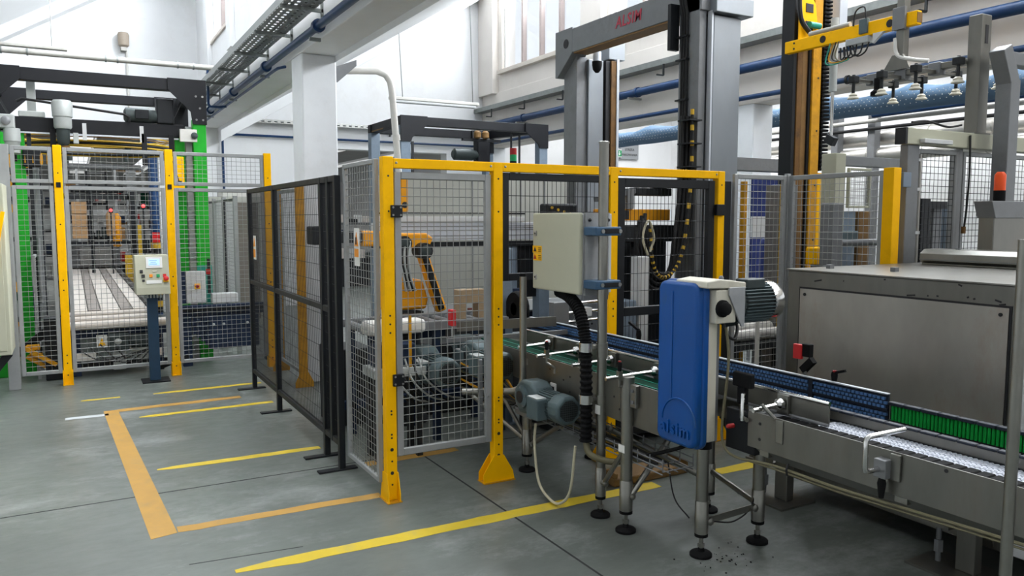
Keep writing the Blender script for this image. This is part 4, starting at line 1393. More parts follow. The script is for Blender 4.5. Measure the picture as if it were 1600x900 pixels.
tag(MB().tube(spline([(2.40, 3.98, .42), (2.38, 3.96, .30), (2.36, 3.88, .10), (2.36, 3.76, .03), (2.37, 3.66, .03), (2.40, 3.60, .12), (2.42, 3.58, .38)], 8), .008, 8).build('loose_cable', 'cable_cream', smooth=True),
    'cream cable hanging in a loop below the grey gear motor', 'cable')

# blue bead side guide and green roller guide
t = thing('side_guide', 'blue bead side guide and green roller guide along the far belt edge', 'guide rail', (3.1, 3.2, .74))
MB().box(3.108, 3.116, 2.14, 5.24, .745, .885).build('backing', 'guide_dark', t)
b = MB()
ny = int(3.08 / .022)
for i in range(ny):
    for j in range(6):
        zz = .759 + j * .0185 + (.014 if j > 2 else 0)
        b.obox((3.103, 2.15 + i * .022 + (.011 if j % 2 else 0), zz), (.012, .015, .012))
b.build('beads', 'belt_blue', t, kind='stuff')
MB().box(3.098, 3.108, 2.14, 5.24, .812, .822).build('middle_bar', 'guide_dark', t)
MB().box(3.096, 3.118, 2.14, 5.24, .885, .890).build('top_edge', 'aluminium', t)
for y in (2.55, 3.55):
    MB().box(3.094, 3.108, y - .012, y + .012, .752, .886).build('joint_piece', 'guide_dark', t)
MB().box(3.10, 3.125, .9, 2.135, .765, .775).build('lower_channel', 'black_paint', t)
for i in range(16):
    y = .9 + i * .0775
    MB().box(3.094, 3.126, y, y + .073, .842, .856).build('cap_segment', 'guide_dark', t, bevel=.002, seg=1)
MB().box(3.114, 3.124, .9, 2.135, .775, .842).build('backing', 'black_paint', t)
b = MB()
for i in range(74):
    b.cyl((3.107, .905 + i * .0166, .776), (3.107, .905 + i * .0166, .842), .0068, n=7)
b.build('rollers', 'roller_green', t, smooth=True, kind='stuff')
for y in (1.75, 2.6, 3.7):
    MB().cyl((3.14, y, .60), (3.125, y, .80), .010, n=8).build('stay', 'chrome', t, smooth=True)

# near conveyor section with white modular belt
t = thing('chain_conveyor', 'stainless conveyor section with white modular belt in front of the steel box', 'conveyor', (2.85, 1.7, 0))
MB().box(2.598, 2.604, .7, 2.47, .645, .805).build('side_panel', 'stainless_brushed', t)
MB().prism([(2.598, .645), (2.604, .645), (2.66, .60), (2.655, .595)], 'y', .7, 2.42).build('lower_flange', 'stainless_brushed', t)
MB().box(3.09, 3.096, .7, 2.6, .60, .75).build('side_panel', 'stainless_brushed', t)
MB().box(2.612, 2.66, 2.44, 2.62, .60, .79).build('end_bearing', 'black_paint', t, bevel=.006)
for y in (1.0, 1.7, 2.35):
    MB().box(2.60, 3.09, y, y + .05, .62, .66).build('cross_member', 'stainless', t)
bb = MB().box(2.69, 2.835, .7, 2.20, .768, .785).build('belt', 'belt_white', t)
b = MB()
for i in range(77):
    for j in range(7):
        b.obox((2.700 + j * .0205, .71 + i * .0192 + (.008 if j % 2 else 0), .7865), (.019, .008, .006), rz=.5 if j % 2 else -.5)
b.build('belt_modules', 'belt_white', bb, kind='stuff')
ln = None
for i in range(34):
    y = .72 + i * .048
    if ln is None:
        ln = MB().box(2.612, 2.688, y, y + .044, .765, .798).build('chain_link', 'black_rubber', t, bevel=.004, seg=1)
        l0 = y
    else:
        c = ln.copy()
        col.objects.link(c)
        c.location.y += y - l0
ln = None
for i in range(22):
    y = .72 + i * .0735
    if ln is None:
        ln = MB().box(2.834, 2.866, y, y + .069, .828, .838).build('guide_segment', 'guide_dark', t, bevel=.003, seg=1)
        l0 = y
    else:
        c = ln.copy()
        col.objects.link(c)
        c.location.y += y - l0
MB().box(2.838, 2.848, .72, 2.33, .745, .828).build('inner_guide', 'stainless_brushed', t)
MB().box(2.832, 2.86, .72, 2.33, .786, .793).build('inner_flange', 'black_paint', t)
b = MB()
for y, z in ((1.36, .775), (1.36, .745), (1.36, .725), (2.40, .76), (2.40, .69), (1.56, .79)):
    b.cyl((2.598, y, z), (2.5955, y, z), .007, n=8)
b.build('rivets', 'ink', t, kind='stuff')
MB().box(2.862, 3.088, .72, 2.6, .70, .72).build('dark_bed', 'dark_metal', t)
MB().box(2.592, 2.598, 2.27, 2.31, .70, .80).build('slotted_strap', 'stainless', t, bevel=.003)
MB().tube([(2.60, 2.32, .80), (2.58, 2.34, .83), (2.56, 2.36, .86)], .008, 8).build('strap_arm', 'stainless', t, smooth=True)
# U-shaped rod handle
h = MB().tube([(2.70, 1.79, .868)] + [(2.50, 1.79, .868), (2.484, 1.79, .862), (2.480, 1.79, .85)] + [(2.480, 1.79, .755), (2.484, 1.79, .742), (2.50, 1.79, .738), (2.60, 1.79, .738)], .010, 10).build('rod_handle', 'chrome', t, smooth=True)
MB().box(2.555, 2.598, 1.76, 1.81, .705, .775).build('rod_block', 'steel_grey', h, bevel=.003)
MB().box(2.585, 2.598, 1.725, 1.765, .70, .80).build('rod_strap', 'stainless', h, bevel=.003)
MB().lathe((2.565, 1.78, .705), (0, 0, -1), [(0, .011), (.02, .016), (.06, .011), (.075, .009)], 10).build('lever', 'black_rubber', h, smooth=True)
MB().tube([(2.555, 2.46, .885), (2.545, 2.455, .885), (2.54, 2.45, .87), (2.54, 2.45, .77)], .008, 8).build('short_rod', 'chrome', t, smooth=True)
MB().lathe((2.56, 2.52, .73), (-1, 0, 0), [(0, .010), (.03, .011), (.04, .006)], 10).build('red_knob', 'red_dark', t, smooth=True)
l3 = leg(t, 2.638, 2.793, .60, r=.030)
MB().cyl((2.638, 2.793, .545), (2.638, 2.793, .60), .043, n=18).build('collar', 'black_rubber', l3, smooth=True)
leg(t, 3.005, 2.774, .66, r=.030)
brace(t, (3.09, 3.22, .24), (3.01, 2.79, .20), .015)
o = MB().bar((2.66, 2.79, .17), (2.98, 2.775, .19), .006, .034).build('flat_brace', 'stainless', t)
for p in ((2.68, 2.79, .17), (2.97, 2.775, .19)):
    MB().lathe((p[0], p[1], p[2]), (0, -1, 0), [(0, .02), (.02, .02), (.026, .012)], 12).build('bolt', 'stainless', o, smooth=True)
# cables along the lower flange
for i, (dz, r, m) in enumerate(((0, .0065, 'cable_olive'), (-.014, .0045, 'cable_olive'))):
    pts = [(2.60, 2.62, 1.16), (2.60, 2.60, 1.0), (2.57, 2.60, .72), (2.565, 2.58, .62), (2.57, 2.50, .585), (2.585, 2.3, .60 + dz), (2.585, 2.0, .60 + dz), (2.585, 1.7, .612 + dz), (2.585, 1.3, .628 + dz), (2.585, .8, .63 + dz)]
    if i:
        pts = pts[4:]
    MB().tube(spline(pts, 6), r, 8).build('cable', m, t, smooth=True)
MB().tube([(2.57, 2.22, .585), (2.565, 2.22, .61), (2.575, 2.22, .635)], .005, 6).build('cable_tie', 'ink', t)
MB().tube(spline([(2.66, 2.84, .60), (2.70, 2.98, .50), (2.66, 3.10, .44), (2.56, 3.12, .43)], 6), .010, 8).build('cable', 'cable_black', t, smooth=True)
MB().tube(spline([(2.64, 3.05, .40), (2.60, 2.95, .25), (2.62, 2.86, .17)], 6), .004, 6).build('cable', 'cable_black', t, smooth=True)
MB().tube(spline([(2.70, 2.78, .165), (2.85, 2.78, .14), (2.97, 2.775, .22), (2.99, 2.765, .5)], 6), .004, 6).build('cable', 'cable_black', t, smooth=True)
# steel foot plates of the box seen below the conveyor are built with the box

# clip-on sensors and reflectors
t = thing('photo_sensor', 'black photo sensor on a bracket at the near guide rail', 'sensor', (2.6, 2.52, .78))
MB().box(2.60, 2.63, 2.465, 2.575, .90, .965).build('housing', 'black_rubber', t, bevel=.006)
MB().box(2.605, 2.63, 2.50, 2.55, .82, .90).build('mount', 'black_rubber', t, bevel=.006)
MB().tube([(2.615, 2.525, .82), (2.615, 2.525, .775), (2.60, 2.51, .765), (2.58, 2.46, .765)], .010, 8).build('rod', 'stainless', t, smooth=True)
t = thing('reflector', 'red reflector with black holder above the blue bead guide', 'sensor', (3.16, 2.66, .86))
MB().box(3.15, 3.17, 2.66, 2.71, .955, 1.03).build('lens', 'red_paint', t, bevel=.004)
MB().box(3.16, 3.19, 2.615, 2.665, .97, 1.035).build('holder', 'black_rubber', t, bevel=.004)
MB().bar((3.17, 2.66, .90), (3.17, 2.60, .96), .03, .035).build('arm', 'black_rubber', t)
MB().cyl((3.165, 2.645, .84), (3.165, 2.645, .91), .010, n=8).build('rod', 'stainless', t, smooth=True)
t = thing('clamp_lever', 'black clamp lever with red cap behind the blue bead guide', 'lever', (3.14, 2.44, .88))
MB().lathe((3.14, 2.45, .885), (0, 0, 1), [(0, .012), (.03, .016), (.045, .013)], 10).build('stem', 'black_rubber', t, smooth=True)
MB().bar((3.14, 2.45, .925), (3.14, 2.39, .945), .012, .012).build('arm', 'black_rubber', t)
MB().cyl((3.14, 2.45, .93), (3.14, 2.45, .937), .010, n=8).build('cap', 'red_dark', t)
t = thing('clamp_lever', 'black clamp lever at the black door beside the yellow post', 'lever', (3.14, 3.95, .88))
MB().lathe((3.14, 3.93, .885), (0, 0, 1), [(0, .014), (.03, .018), (.06, .014)], 10).build('stem', 'black_rubber', t, smooth=True)
MB().bar((3.14, 3.93, .945), (3.14, 4.03, .985), .014, .016).build('arm', 'black_rubber', t)

# blue belt-drive cover with motor
t = thing('drive_cover', 'tall blue plastic belt drive cover with electric motor', 'drive unit', (2.6, 2.8, .58))


def rounded_cover(b, x0, x1, y0, y1, z0, z1, r, n=5):
    pts = []
    for cy, cz, a0 in ((y1 - r, z1 - r, 0), (y0 + r, z1 - r, 90), (y0 + r, z0 + r, 180), (y1 - r, z0 + r, 270)):
        for i in range(n + 1):
            a = math.radians(a0 + 90 * i / n)
            pts.append((cy + r * math.cos(a), cz + r * math.sin(a)))
    b.prism(pts, 'x', x0, x1)
    return b


cv = rounded_cover(MB(), 2.452, 2.505, 2.655, 2.925, .590, 1.365, .045).build('cover', 'blue_plastic', t, bevel=.016, smooth=True, seg=3)
rounded_cover(MB(), 2.490, 2.525, 2.647, 2.932, .582, 1.373, .05).build('cover_rim', 'blue_plastic', t, bevel=.008, smooth=True)
MB().box(2.4475, 2.453, 2.815, 2.823, .80, 1.32).build('ridge', 'blue_plastic', cv, bevel=.003)
pts = arc((2.451, 2.765, .70), .115, 0, 180, 20, 'yz')
MB().tube(pts, .005, 6).build('arched_ridge', 'blue_plastic', cv, smooth=True)
text_part('lettering', 'alsim', .09, (2.449, 2.785, .665), SX, 'blue_plastic', cv, .005, bold=.0012, space=1.12)
MB().box(2.525, 2.58, 2.655, 2.92, .62, 1.24).build('back_plate', 'cream_plastic', t, bevel=.004)
MB().box(2.58, 2.64, 2.70, 2.90, .60, 1.30).build('mount_plate', 'steel_grey', t, bevel=.004)
MB().prism([(2.47, 1.345), (2.47, 1.375), (2.55, 1.385), (2.71, 1.365), (2.71, 1.335)], 'y', 2.61, 2.82).build('top_cap', 'cream_plastic', t, bevel=.006)
MB().prism([(2.60, 1.345), (2.60, 1.31), (2.68, 1.16), (2.70, 1.16), (2.70, 1.345)], 'y', 2.604, 2.614).build('gusset_plate', 'galv_plate', t, bevel=.003)
sw = MB().box(2.53, 2.655, 2.615, 2.70, 1.18, 1.335).build('switch_box', 'cream_plastic', t, bevel=.006)
MB().lathe((2.565, 2.615, 1.25), (0, -1, 0), [(0, .040), (.012, .040), (.016, .032), (.035, .028), (.04, .02)], 16).build('rotary_knob', 'black_rubber', sw, smooth=True)
MB().lathe((2.64, 2.70, 1.372), (0, 0, 1), [(0, .012), (.012, .012), (.02, .006)], 10).build('eye_bolt', 'steel_grey', t, smooth=True)
mo = MB().lathe((2.705, 2.73, 1.256), (1, 0, 0), [(0, .112), (.018, .112), (.022, .092), (.05, .083), (.245, .083)], 26).build('motor', 'motor_dark', t, smooth=True)
b = MB()
for i in range(36):
    a = math.radians(i * 10)
    c = (2.845, 2.73 + .090 * math.cos(a), 1.256 + .090 * math.sin(a))
    b.obox(c, (.19, .004, .022), rx=a - math.pi / 2)
b.build('cooling_fins', 'motor_grey', mo, kind='stuff')
MB().lathe((2.935, 2.73, 1.256), (1, 0, 0), [(0, .099), (.04, .102), (.062, .096), (.066, .06), (.066, .01)], 28).build('fan_cover', 'chrome', mo, smooth=True)
MB().box(2.77, 2.89, 2.66, 2.74, 1.325, 1.372).build('terminal_box', 'motor_dark', mo, bevel=.006)
MB().tube(spline([(2.60, 2.64, 1.18), (2.61, 2.63, 1.13), (2.66, 2.63, 1.10), (2.70, 2.65, 1.14), (2.72, 2.68, 1.18)], 6), .008, 8).build('motor_cable', 'cable_black', t, smooth=True)

# pole with control cabinet and corrugated hose
t = thing('support_pole', 'tall stainless pole standing on a round foot by the conveyor', 'pole', (2.51, 3.46, 0))
p = leg(t, 2.51, 3.46, 2.06, r=.0265, name='pole')
MB().lathe((2.51, 3.46, 2.06), (0, 0, 1), [(0, .030), (.008, .030), (.012, .02)], 16).build('pole_cap', 'stainless', t, smooth=True)
for z in (.90, .55, 1.22):
    MB().cyl((2.51, 3.46, z), (2.51, 3.46, z + .06), .031, n=18).build('pole_sleeve', 'stainless', t, smooth=True)
MB().box(2.478, 2.482, 3.43, 3.475, .585, .635).build('tape_label', 'sticker_white', t)
t = thing('control_cabinet', 'beige wall cabinet clamped to the stainless pole', 'cabinet', (2.5, 3.75, 1.25))
MB().box(2.43, 2.63, 3.545, 4.03, 1.245, 1.685).build('body', 'light_panel', t, bevel=.004)
MB().box(2.408, 2.432, 3.535, 4.035, 1.24, 1.69).build('door', 'beige_paint', t, bevel=.008)
MB().box(2.44, 2.60, 3.525, 3.545, 1.235, 1.69).build('mounting_plate', 'galv_plate', t)
for z in (1.57, 1.31):
    k_ = MB().box(2.402, 2.412, 3.985, 4.01, z - .015, z + .015).build('lock', 'pipe_grey', t, bevel=.002)
    MB().cyl((2.402, 3.998, z), (2.400, 3.998, z), .006, n=8).build('keyhole', 'ink', k_)
for z in (1.65, 1.28):
    for x in (2.465, 2.59):
        MB().lathe((x, 3.525, z), (0, -1, 0), [(0, .009), (.008, .009), (.010, .004)], 8).build('bolt', 'ink', t)
for i, z in enumerate((1.455, 1.41)):
    s_ = MB().box(2.405, 2.408, 3.93, 4.03 - .01 * i, z, z + .042).build('warning_sticker', 'sticker_yellow', t)
    for q in range(3):
        MB().box(2.4043, 2.405, 3.935, 3.965, z + .008 + q * .010, z + .012 + q * .010).build('print', 'ink', s_)
    MB().prism([(3.985, z + .008), (4.02, z + .008), (4.0025, z + .036)], 'x', 2.4043, 2.405).build('symbol', 'red_dark' if i else 'ink', s_)
for z in (1.59, 1.30):
    cl = MB().box(2.43, 2.60, 3.415, 3.53, z - .024, z + .024).build('pipe_clamp', 'clamp_blue', t, bevel=.006)
    MB().box(2.488, 2.580, 3.409, 3.416, z - .012, z + .012).build('clamp_slot', 'slate_paint', cl)
    for x in (2.475, 2.590):
        MB().cyl((x, 3.416, z), (x, 3.409, z), .011, n=12).build('clamp_screw', 'galv_wire', cl)
t = thing('corrugated_hose', 'black corrugated cable hose dropping from the beige cabinet', 'hose', (2.47, 3.6, .45))
path = spline([(2.47, 3.84, 1.235), (2.46, 3.72, 1.215), (2.45, 3.60, 1.15), (2.44, 3.53, 1.03), (2.435, 3.505, .90), (2.435, 3.50, .65), (2.435, 3.50, .42)], 16)
dense = []
for a, c in zip(path[:-1], path[1:]):
    for q in range(2):
        dense.append(a + (c - a) * q / 2)
MB().tube(dense, [.036 if (i // 2) % 2 else .030 for i in range(len(dense))], 12).build('hose', 'black_rubber', t)
for z in (.93, .64):
    c_ = MB().lathe((2.435, 3.502, z), (0, 0, 1), [(0, .040), (.05, .040)], 16).build('hose_clamp', 'chrome', t, smooth=True)
    MB().box(2.45, 2.50, 3.46, 3.50, z + .015, z + .04).build('clamp_link', 'stainless', c_, bevel=.003)
    MB().cyl((2.51, 3.46, z + .005), (2.51, 3.46, z + .05), .033, n=16).build('pole_clamp', 'stainless', c_, smooth=True)
MB().tube(spline([(2.435, 3.50, .42), (2.44, 3.46, .36), (2.52, 3.38, .33), (2.60, 3.30, .35), (2.66, 3.15, .40)], 8), .018, 10).build('cable_bundle', 'cable_olive', t, smooth=True)

# gear motors along the conveyor


def gearmotor(loc, label, s=1.0):
    x, y, z = loc
    t = thing('gear_motor', label, 'motor', (x, y, z - .1))
    MB().lathe((x, y + .03, z), (0, -1, 0), [(0, .07), (.01, .088), (.20, .09), (.205, .094)], 20).build('motor_body', 'motor_grey', t, smooth=True)
    b = MB()
    for i in range(30):
        a = math.radians(i * 12)
        b.obox((x + .092 * math.cos(a), y - .08, z + .092 * math.sin(a)), (.016, .18, .004), ry=-a)
    b.build('cooling_fins', 'motor_grey', t, kind='stuff')
    oc = [(x + .108 * math.cos(math.radians(22.5 + 45 * i)), z + .108 * math.sin(math.radians(22.5 + 45 * i))) for i in range(8)]
    fc = MB().prism(oc, 'y', y - .30, y - .17).build('fan_cover', 'motor_grey', t, bevel=.018, smooth=True)
    oc2 = [(x + .075 * math.cos(math.radians(22.5 + 45 * i)), z + .075 * math.sin(math.radians(22.5 + 45 * i))) for i in range(8)]
    MB().prism(oc2, 'y', y - .3025, y - .299).build('fan_opening', 'ink', fc)
    b = MB()
    for i in range(9):
        u = -.06 + .015 * i
        h = math.sqrt(max(0, .072 ** 2 - u * u))
        b.cyl((x + u, y - .305, z - h), (x + u, y - .305, z + h), .0022, n=4).cyl((x - h, y - .305, z + u), (x + h, y - .305, z + u), .0022, n=4)
    b.build('fan_grille', 'motor_dark', fc, kind='stuff')
    MB().box(x - .155, x - .07, y - .14, y + .01, z - .09, z + .06).build('terminal_box', 'motor_grey', t, bevel=.008)
    MB().box(x - .152, x - .075, y - .13, y + .0, z + .06, z + .066).build('terminal_lid', 'motor_light', t)
    g = MB().prism([(y + .02, z - .10), (y + .26, z - .12), (y + .30, z - .05), (y + .30, z + .08), (y + .22, z + .13), (y + .10, z + .13), (y + .02, z + .09)], 'x', x - .075, x + .085).build('gearbox', 'motor_grey', t, bevel=.02, smooth=True)
    MB().lathe((x - .075, y + .20, z + .01), (-1, 0, 0), [(0, .085), (.018, .085), (.024, .06), (.024, .058)], 20).build('gear_flange', 'motor_grey', g, smooth=True)
    MB().lathe((x - .098, y + .20, z + .01), (-1, 0, 0), [(0, .045), (.004, .045)], 16).build('hollow_shaft', 'ink', g, smooth=True)
    for i in range(5):
        a = math.radians(20 + 72 * i)
        MB().cyl((x - .093, y + .20 + .072 * math.cos(a), z + .01 + .072 * math.sin(a)), (x - .10, y + .20 + .072 * math.cos(a), z + .01 + .072 * math.sin(a)), .008, n=6).build('bolt', 'steel_grey', g)
    for ch in t.children:
        ch.location = Vector(loc) + (ch.location - Vector(loc)) * s
        ch.scale = (s, s, s)
    return t


gearmotor((2.42, 3.90, .565), 'grey gear motor beneath the green belt, left of the corrugated hose', .84)
gearmotor((2.46, 4.74, .68), 'grey gear motor behind the second yellow post', .9)
MB().box(2.38, 2.52, 4.0, 4.2, .44, .47).build('motor_bracket', 'steel_grey', bpy.data.objects['gear_motor'])
t = thing('guard_tube', 'bent stainless guard tube between second yellow post and conveyor', 'tube', (2.40, 4.17, .5))
MB().tube([(2.42, 4.17, 1.30), (2.42, 4.17, .66), (2.41, 4.18, .60), (2.38, 4.22, .575), (2.34, 4.26, .57), (2.12, 4.42, .56)], .022, 12).build('tube', 'stainless', t, smooth=True)
MB().cyl((2.42, 4.17, 1.28), (2.42, 4.17, 1.32), .018, n=12).build('end_plug', 'black_rubber', t)
MB().box(2.42, 2.50, 4.16, 4.20, .56, .62).build('lug', 'stainless', t, bevel=.004)

dd = MB()
rr = random.Random(21)
for i in range(34):
    x, y = rr.gauss(2.70, .10), rr.gauss(2.72, .07)
    s_ = rr.uniform(.002, .006)
    dd.obox((x, y, s_ * .4), (s_ * rr.uniform(.8, 2), s_, s_ * .8), rz=rr.uniform(0, 3))
o = dd.build('rubber_crumbs', 'black_rubber')
o['kind'] = 'stuff'
o['label'] = 'black rubber crumbs scattered around the front conveyor foot'

# ================================================================== steel box at the right
t = thing('steel_box', 'large stainless steel machine box with a screwed front panel', 'machine', (4.4, 2.6, 0))
MB().box(3.70, 5.72, 1.40, 3.235, .11, 1.355).build('body', 'stainless_brushed', t, bevel=.006)
MB().box(3.695, 3.70, 1.955, 3.145, .20, 1.262).build('panel_joint', 'ink', t)
pn = MB().add([(3.6955, 1.965, .21), (3.6955, 3.135, .21), (3.6955, 3.135, 1.252), (3.6955, 1.965, 1.252),
               (3.690, 1.965, .21), (3.690, 3.135, .21), (3.690, 3.135, 1.252), (3.690, 1.965, 1.252), (3.678, 2.52, .70)],
              [(0, 1, 2, 3), (0, 1, 5, 4), (1, 2, 6, 5), (2, 3, 7, 6), (3, 0, 4, 7), (4, 5, 8), (5, 6, 8), (6, 7, 8), (7, 4, 8)]).build('front_panel', 'stainless_panel', t)
for y in (3.10, 2.0):
    MB().cyl((3.690, y, 1.22), (3.684, y, 1.22), .009, n=8).build('panel_bolt', 'ink', pn)
MB().box(3.685, 3.70, 1.40, 1.93, .12, 1.35).build('corner_strip', 'light_panel', t, bevel=.003)
MB().box(3.69, 5.73, 1.40, 3.245, 1.355, 1.362).build('lid', 'stainless', t)
for x, y in ((4.0, 2.75), (3.9, 3.1)):
    MB().box(x, x + .035, y, y + .03, 1.362, 1.385).build('lid_stud', 'steel_grey', t)
b = MB()
rr = random.Random(3)
for y, z, l in ((3.02, 1.305, .05), (2.85, 1.315, .004), (2.45, 1.27, .045), (2.36, 1.275, .006), (2.31, 1.278, .01), (2.16, 1.285, .01), (2.13, 1.28, .01), (2.02, 1.28, .03), (2.0, 1.265, .03), (2.6, 1.34, .01), (2.2, 1.34, .02)):
    b.obox((3.6995, y, z), (.002, l, .008), rx=rr.uniform(-.4, .4))
b.build('scuff_marks', 'ink', t, kind='stuff')
for y in (3.12, 2.03):
    f_ = MB().box(3.44, 3.72, y - .12, y + .22, 0, .012).build('foot_plate', 'stainless_brushed', t)
    MB().prism([(3.56, .012), (3.62, .012), (3.62, .40), (3.56, .33)], 'y', y - .045, y + .045).build('foot_bracket', 'stainless_brushed', t, bevel=.004)
    MB().prism([(3.62, .30), (3.70, .30), (3.70, .12)], 'y', y - .05, y + .05).build('foot_gusset', 'stainless_brushed', t)
    MB().box(3.52, 3.70, y + .06, y + .24, .20, .215).build('foot_shelf', 'stainless_brushed', t)
    MB().prism([(y + .05, .36), (y + .24, .21), (y + .05, .21)], 'x', 3.54, 3.55).build('shelf_gusset', 'stainless_brushed', t)
    MB().cyl((3.58, y + .14, .012), (3.58, y + .14, .32), .012, n=10).build('levelling_bolt', 'steel_grey', t, smooth=True)
    MB().cyl((3.58, y + .14, .06), (3.58, y + .14, .12), .022, n=6).build('levelling_nut', 'steel_grey', t)
t = thing('steel_trough', 'long stainless trough lying on the steel box lid', 'trough', (4.9, 2.5, 1.362))
MB().prism([(4.80, 1.362), (4.80, 1.372), (4.775, 1.39), (4.775, 1.435), (4.82, 1.462), (5.0, 1.462), (5.02, 1.44), (5.02, 1.362)], 'y', 1.5, 3.115).build('shell', 'stainless', t, bevel=.003)
MB().box(4.772, 4.776, 1.5, 3.115, 1.395, 1.400).build('crease', 'steel_grey', t)
MB().box(4.84, 4.86, 2.9, 2.92, 1.462, 1.47).build('stud', 'steel_grey', t)
t = thing('steel_housing', 'small steel housing with sloped dark hood behind the trough', 'machine', (5.3, 2.95, 1.36))
MB().box(5.14, 5.62, 2.86, 2.96, 1.362, 1.69).build('body', 'stainless_brushed', t, bevel=.006)
MB().prism([(5.09, 1.77), (5.14, 1.66), (5.62, 1.66), (5.60, 1.77)], 'y', 2.85, 2.97).build('hood', 'steel_grey', t, bevel=.004)
t = thing('signal_beacon', 'orange beacon on a black base at the right edge', 'lamp', (5.28, 2.91, 1.77))
MB().cyl((5.275, 2.91, 1.77), (5.275, 2.91, 1.84), .035, n=16).build('base', 'black_rubber', t, smooth=True)
MB().lathe((5.275, 2.91, 1.84), (0, 0, 1), [(0, .034), (.10, .034), (.12, .02)], 16).build('lens', 'orange_plastic', t, smooth=True)
t = thing('steel_arm_post', 'bent grey steel post rising behind the steel box', 'post', (5.86, 3.22, 0))
MB().box(5.80, 5.92, 3.16, 3.27, 0, 2.64).build('post', 'steel_grey', t, bevel=.006)
MB().bar((5.86, 3.215, 2.61), (5.74, 3.215, 2.85), .11, .11, up=(1, 0, 0)).build('slanted_head', 'steel_grey', t, bevel=.006)
MB().box(5.82, 6.7, 3.17, 3.26, 2.74, 2.83).build('side_arm', 'steel_grey', t, bevel=.006)
MB().box(5.74, 5.98, 3.12, 3.31, 0, .012).build('foot_plate', 'steel_grey', t)
tag(MB().cyl((2.36, 1.225, -.0), (2.36, 1.225, 1.6), .0165, n=14).lathe((2.36, 1.225, 0), (0, 0, 1), [(0, .05), (.012, .05), (.03, .02)], 16).build('front_pole', 'stainless', smooth=True),
    'slim stainless pole in front of the conveyor at the right edge', 'pole')

# ================================================================== right guarded cell
t = thing('guard_cell', 'grey green steel guard cell with wire mesh at the right', 'machine guard', (5.8, 3.4, 0))
MB().box(4.97, 5.10, 3.36, 3.42, 0, 2.16).build('corner_column', 'steel_grey', t, bevel=.006)
MB().box(4.93, 7.0, 3.34, 3.42, 2.16, 2.27).build('top_beam', 'beige_paint', t, bevel=.006)
MB().box(4.91, 4.932, 3.34, 3.42, 2.16, 2.27).build('beam_cap', 'ink', t)
MB().box(5.06, 5.38, 3.30, 3.338, 2.17, 2.20).build('lamp_strip', 'light_panel', t, bevel=.004)
for a, c in ((5.12, 5.60), (5.66, 6.18), (6.24, 6.9)):
    f = frame('y', 3.40, a, c, .2, 2.14, .03, .03, 'panel_frame', 'grey_frame', t)
    wires('y', 3.40, a + .03, c - .03, .23, 2.11, .045, .045, .0021, 'wire_mesh', 'black_wire', f)
for x in (5.60, 6.18):
    MB().box(x + .005, x + .055, 3.39, 3.46, 0, 2.16).build('post', 'grey_frame', t, bevel=.004)
MB().cyl((5.125, 3.37, .9), (5.125, 3.37, 2.1), .011, n=8).build('conduit', 'pipe_grey', t, smooth=True)
for z in (1.15, 1.55, 1.85, 2.05):
    MB().box(5.09, 5.14, 3.36, 3.385, z, z + .02).build('conduit_clip', 'light_panel', t)
for z, w in ((1.92, .05),):
    hg = MB().box(4.90, 4.985, 3.335, 3.362, z - .05, z + .05).build('hinge', 'bluegrey_paint', t, bevel=.004)
MB().tube(spline([(5.63, 3.33, 2.25), (5.625, 3.32, 2.0), (5.63, 3.33, 1.75), (5.62, 3.34, 1.55)], 6), .008, 6).build('hanging_cable', 'cable_black', t, smooth=True)
MB().cyl((5.62, 3.34, 1.55), (5.62, 3.34, 1.60), .016, n=8).build('brass_gland', 'rust_orange', t)
MB().tube(spline([(5.0, 3.36, 2.31), (5.2, 3.38, 2.33), (5.4, 3.36, 2.30), (5.55, 3.35, 2.32)], 6), .008, 6).build('top_cable', 'cable_black', t, smooth=True)
sp = tag(MB().box(5.74, 5.86, 3.35, 3.45, 2.27, 3.12).box(5.70, 5.90, 3.34, 3.46, 2.265, 2.28).build('square_post', 'stainless_brushed', bevel=.006), 'square steel post standing on the guard cell beam', 'post')
MB().obox((5.80, 3.349, 2.98), (.035, .004, .13)).build('slot', 'ink', sp)
t = thing('upright_machine', 'grey steel uprights of the machine inside the guard cell', 'machine', (5.6, 4.6, 0))
for x, y, z1, m in ((5.28, 4.2, 1.78, 'steel_grey'), (5.92, 4.0, 1.82, 'steel_grey'), (6.10, 4.0, 1.82, 'dark_metal'), (6.42, 4.1, 1.80, 'steel_grey'), (6.8, 4.2, 1.8, 'bluegrey_paint')):
    MB().box(x - .06, x + .06, y - .06, y + .06, 0, z1).build('upright', m, t, bevel=.006)
MB().box(5.85, 6.5, 3.98, 4.06, 1.74, 1.80).build('cross_bar', 'dark_metal', t)

# machinery behind the grey mesh corner panels
t = thing('column_machine', 'pale green column machine behind the corner mesh panel', 'machine', (5.9, 5.2, 0))
MB().box(5.75, 5.88, 4.55, 4.70, 0, 2.22).build('column', 'beige_paint', t, bevel=.006)
MB().box(5.92, 6.10, 4.60, 4.78, 0, 1.72).build('slide_column', 'bluegrey_paint', t, bevel=.006)
MB().box(5.35, 5.52, 4.75, 4.95, 0, 1.95).build('side_column', 'steel_grey', t, bevel=.006)
MB().box(6.15, 6.30, 4.60, 4.72, 0, 1.72).build('rear_column', 'rust_dark', t, bevel=.006)
MB().box(5.30, 5.33, 4.72, 4.75, 0, 1.95).build('yellow_strip', 'carrier_yellow', t)
MB().box(5.70, 5.95, 4.45, 4.55, 1.42, 1.55).build('bracket', 'motor_grey', t, bevel=.01)
MB().cyl((5.70, 4.44, 1.45), (6.3, 4.44, 1.45), .03, n=12).build('tie_rod', 'steel_grey', t, smooth=True)
MB().box(5.89, 6.9, 4.72, 4.80, 2.13, 2.22).build('top_beam', 'steel_grey', t, bevel=.006)
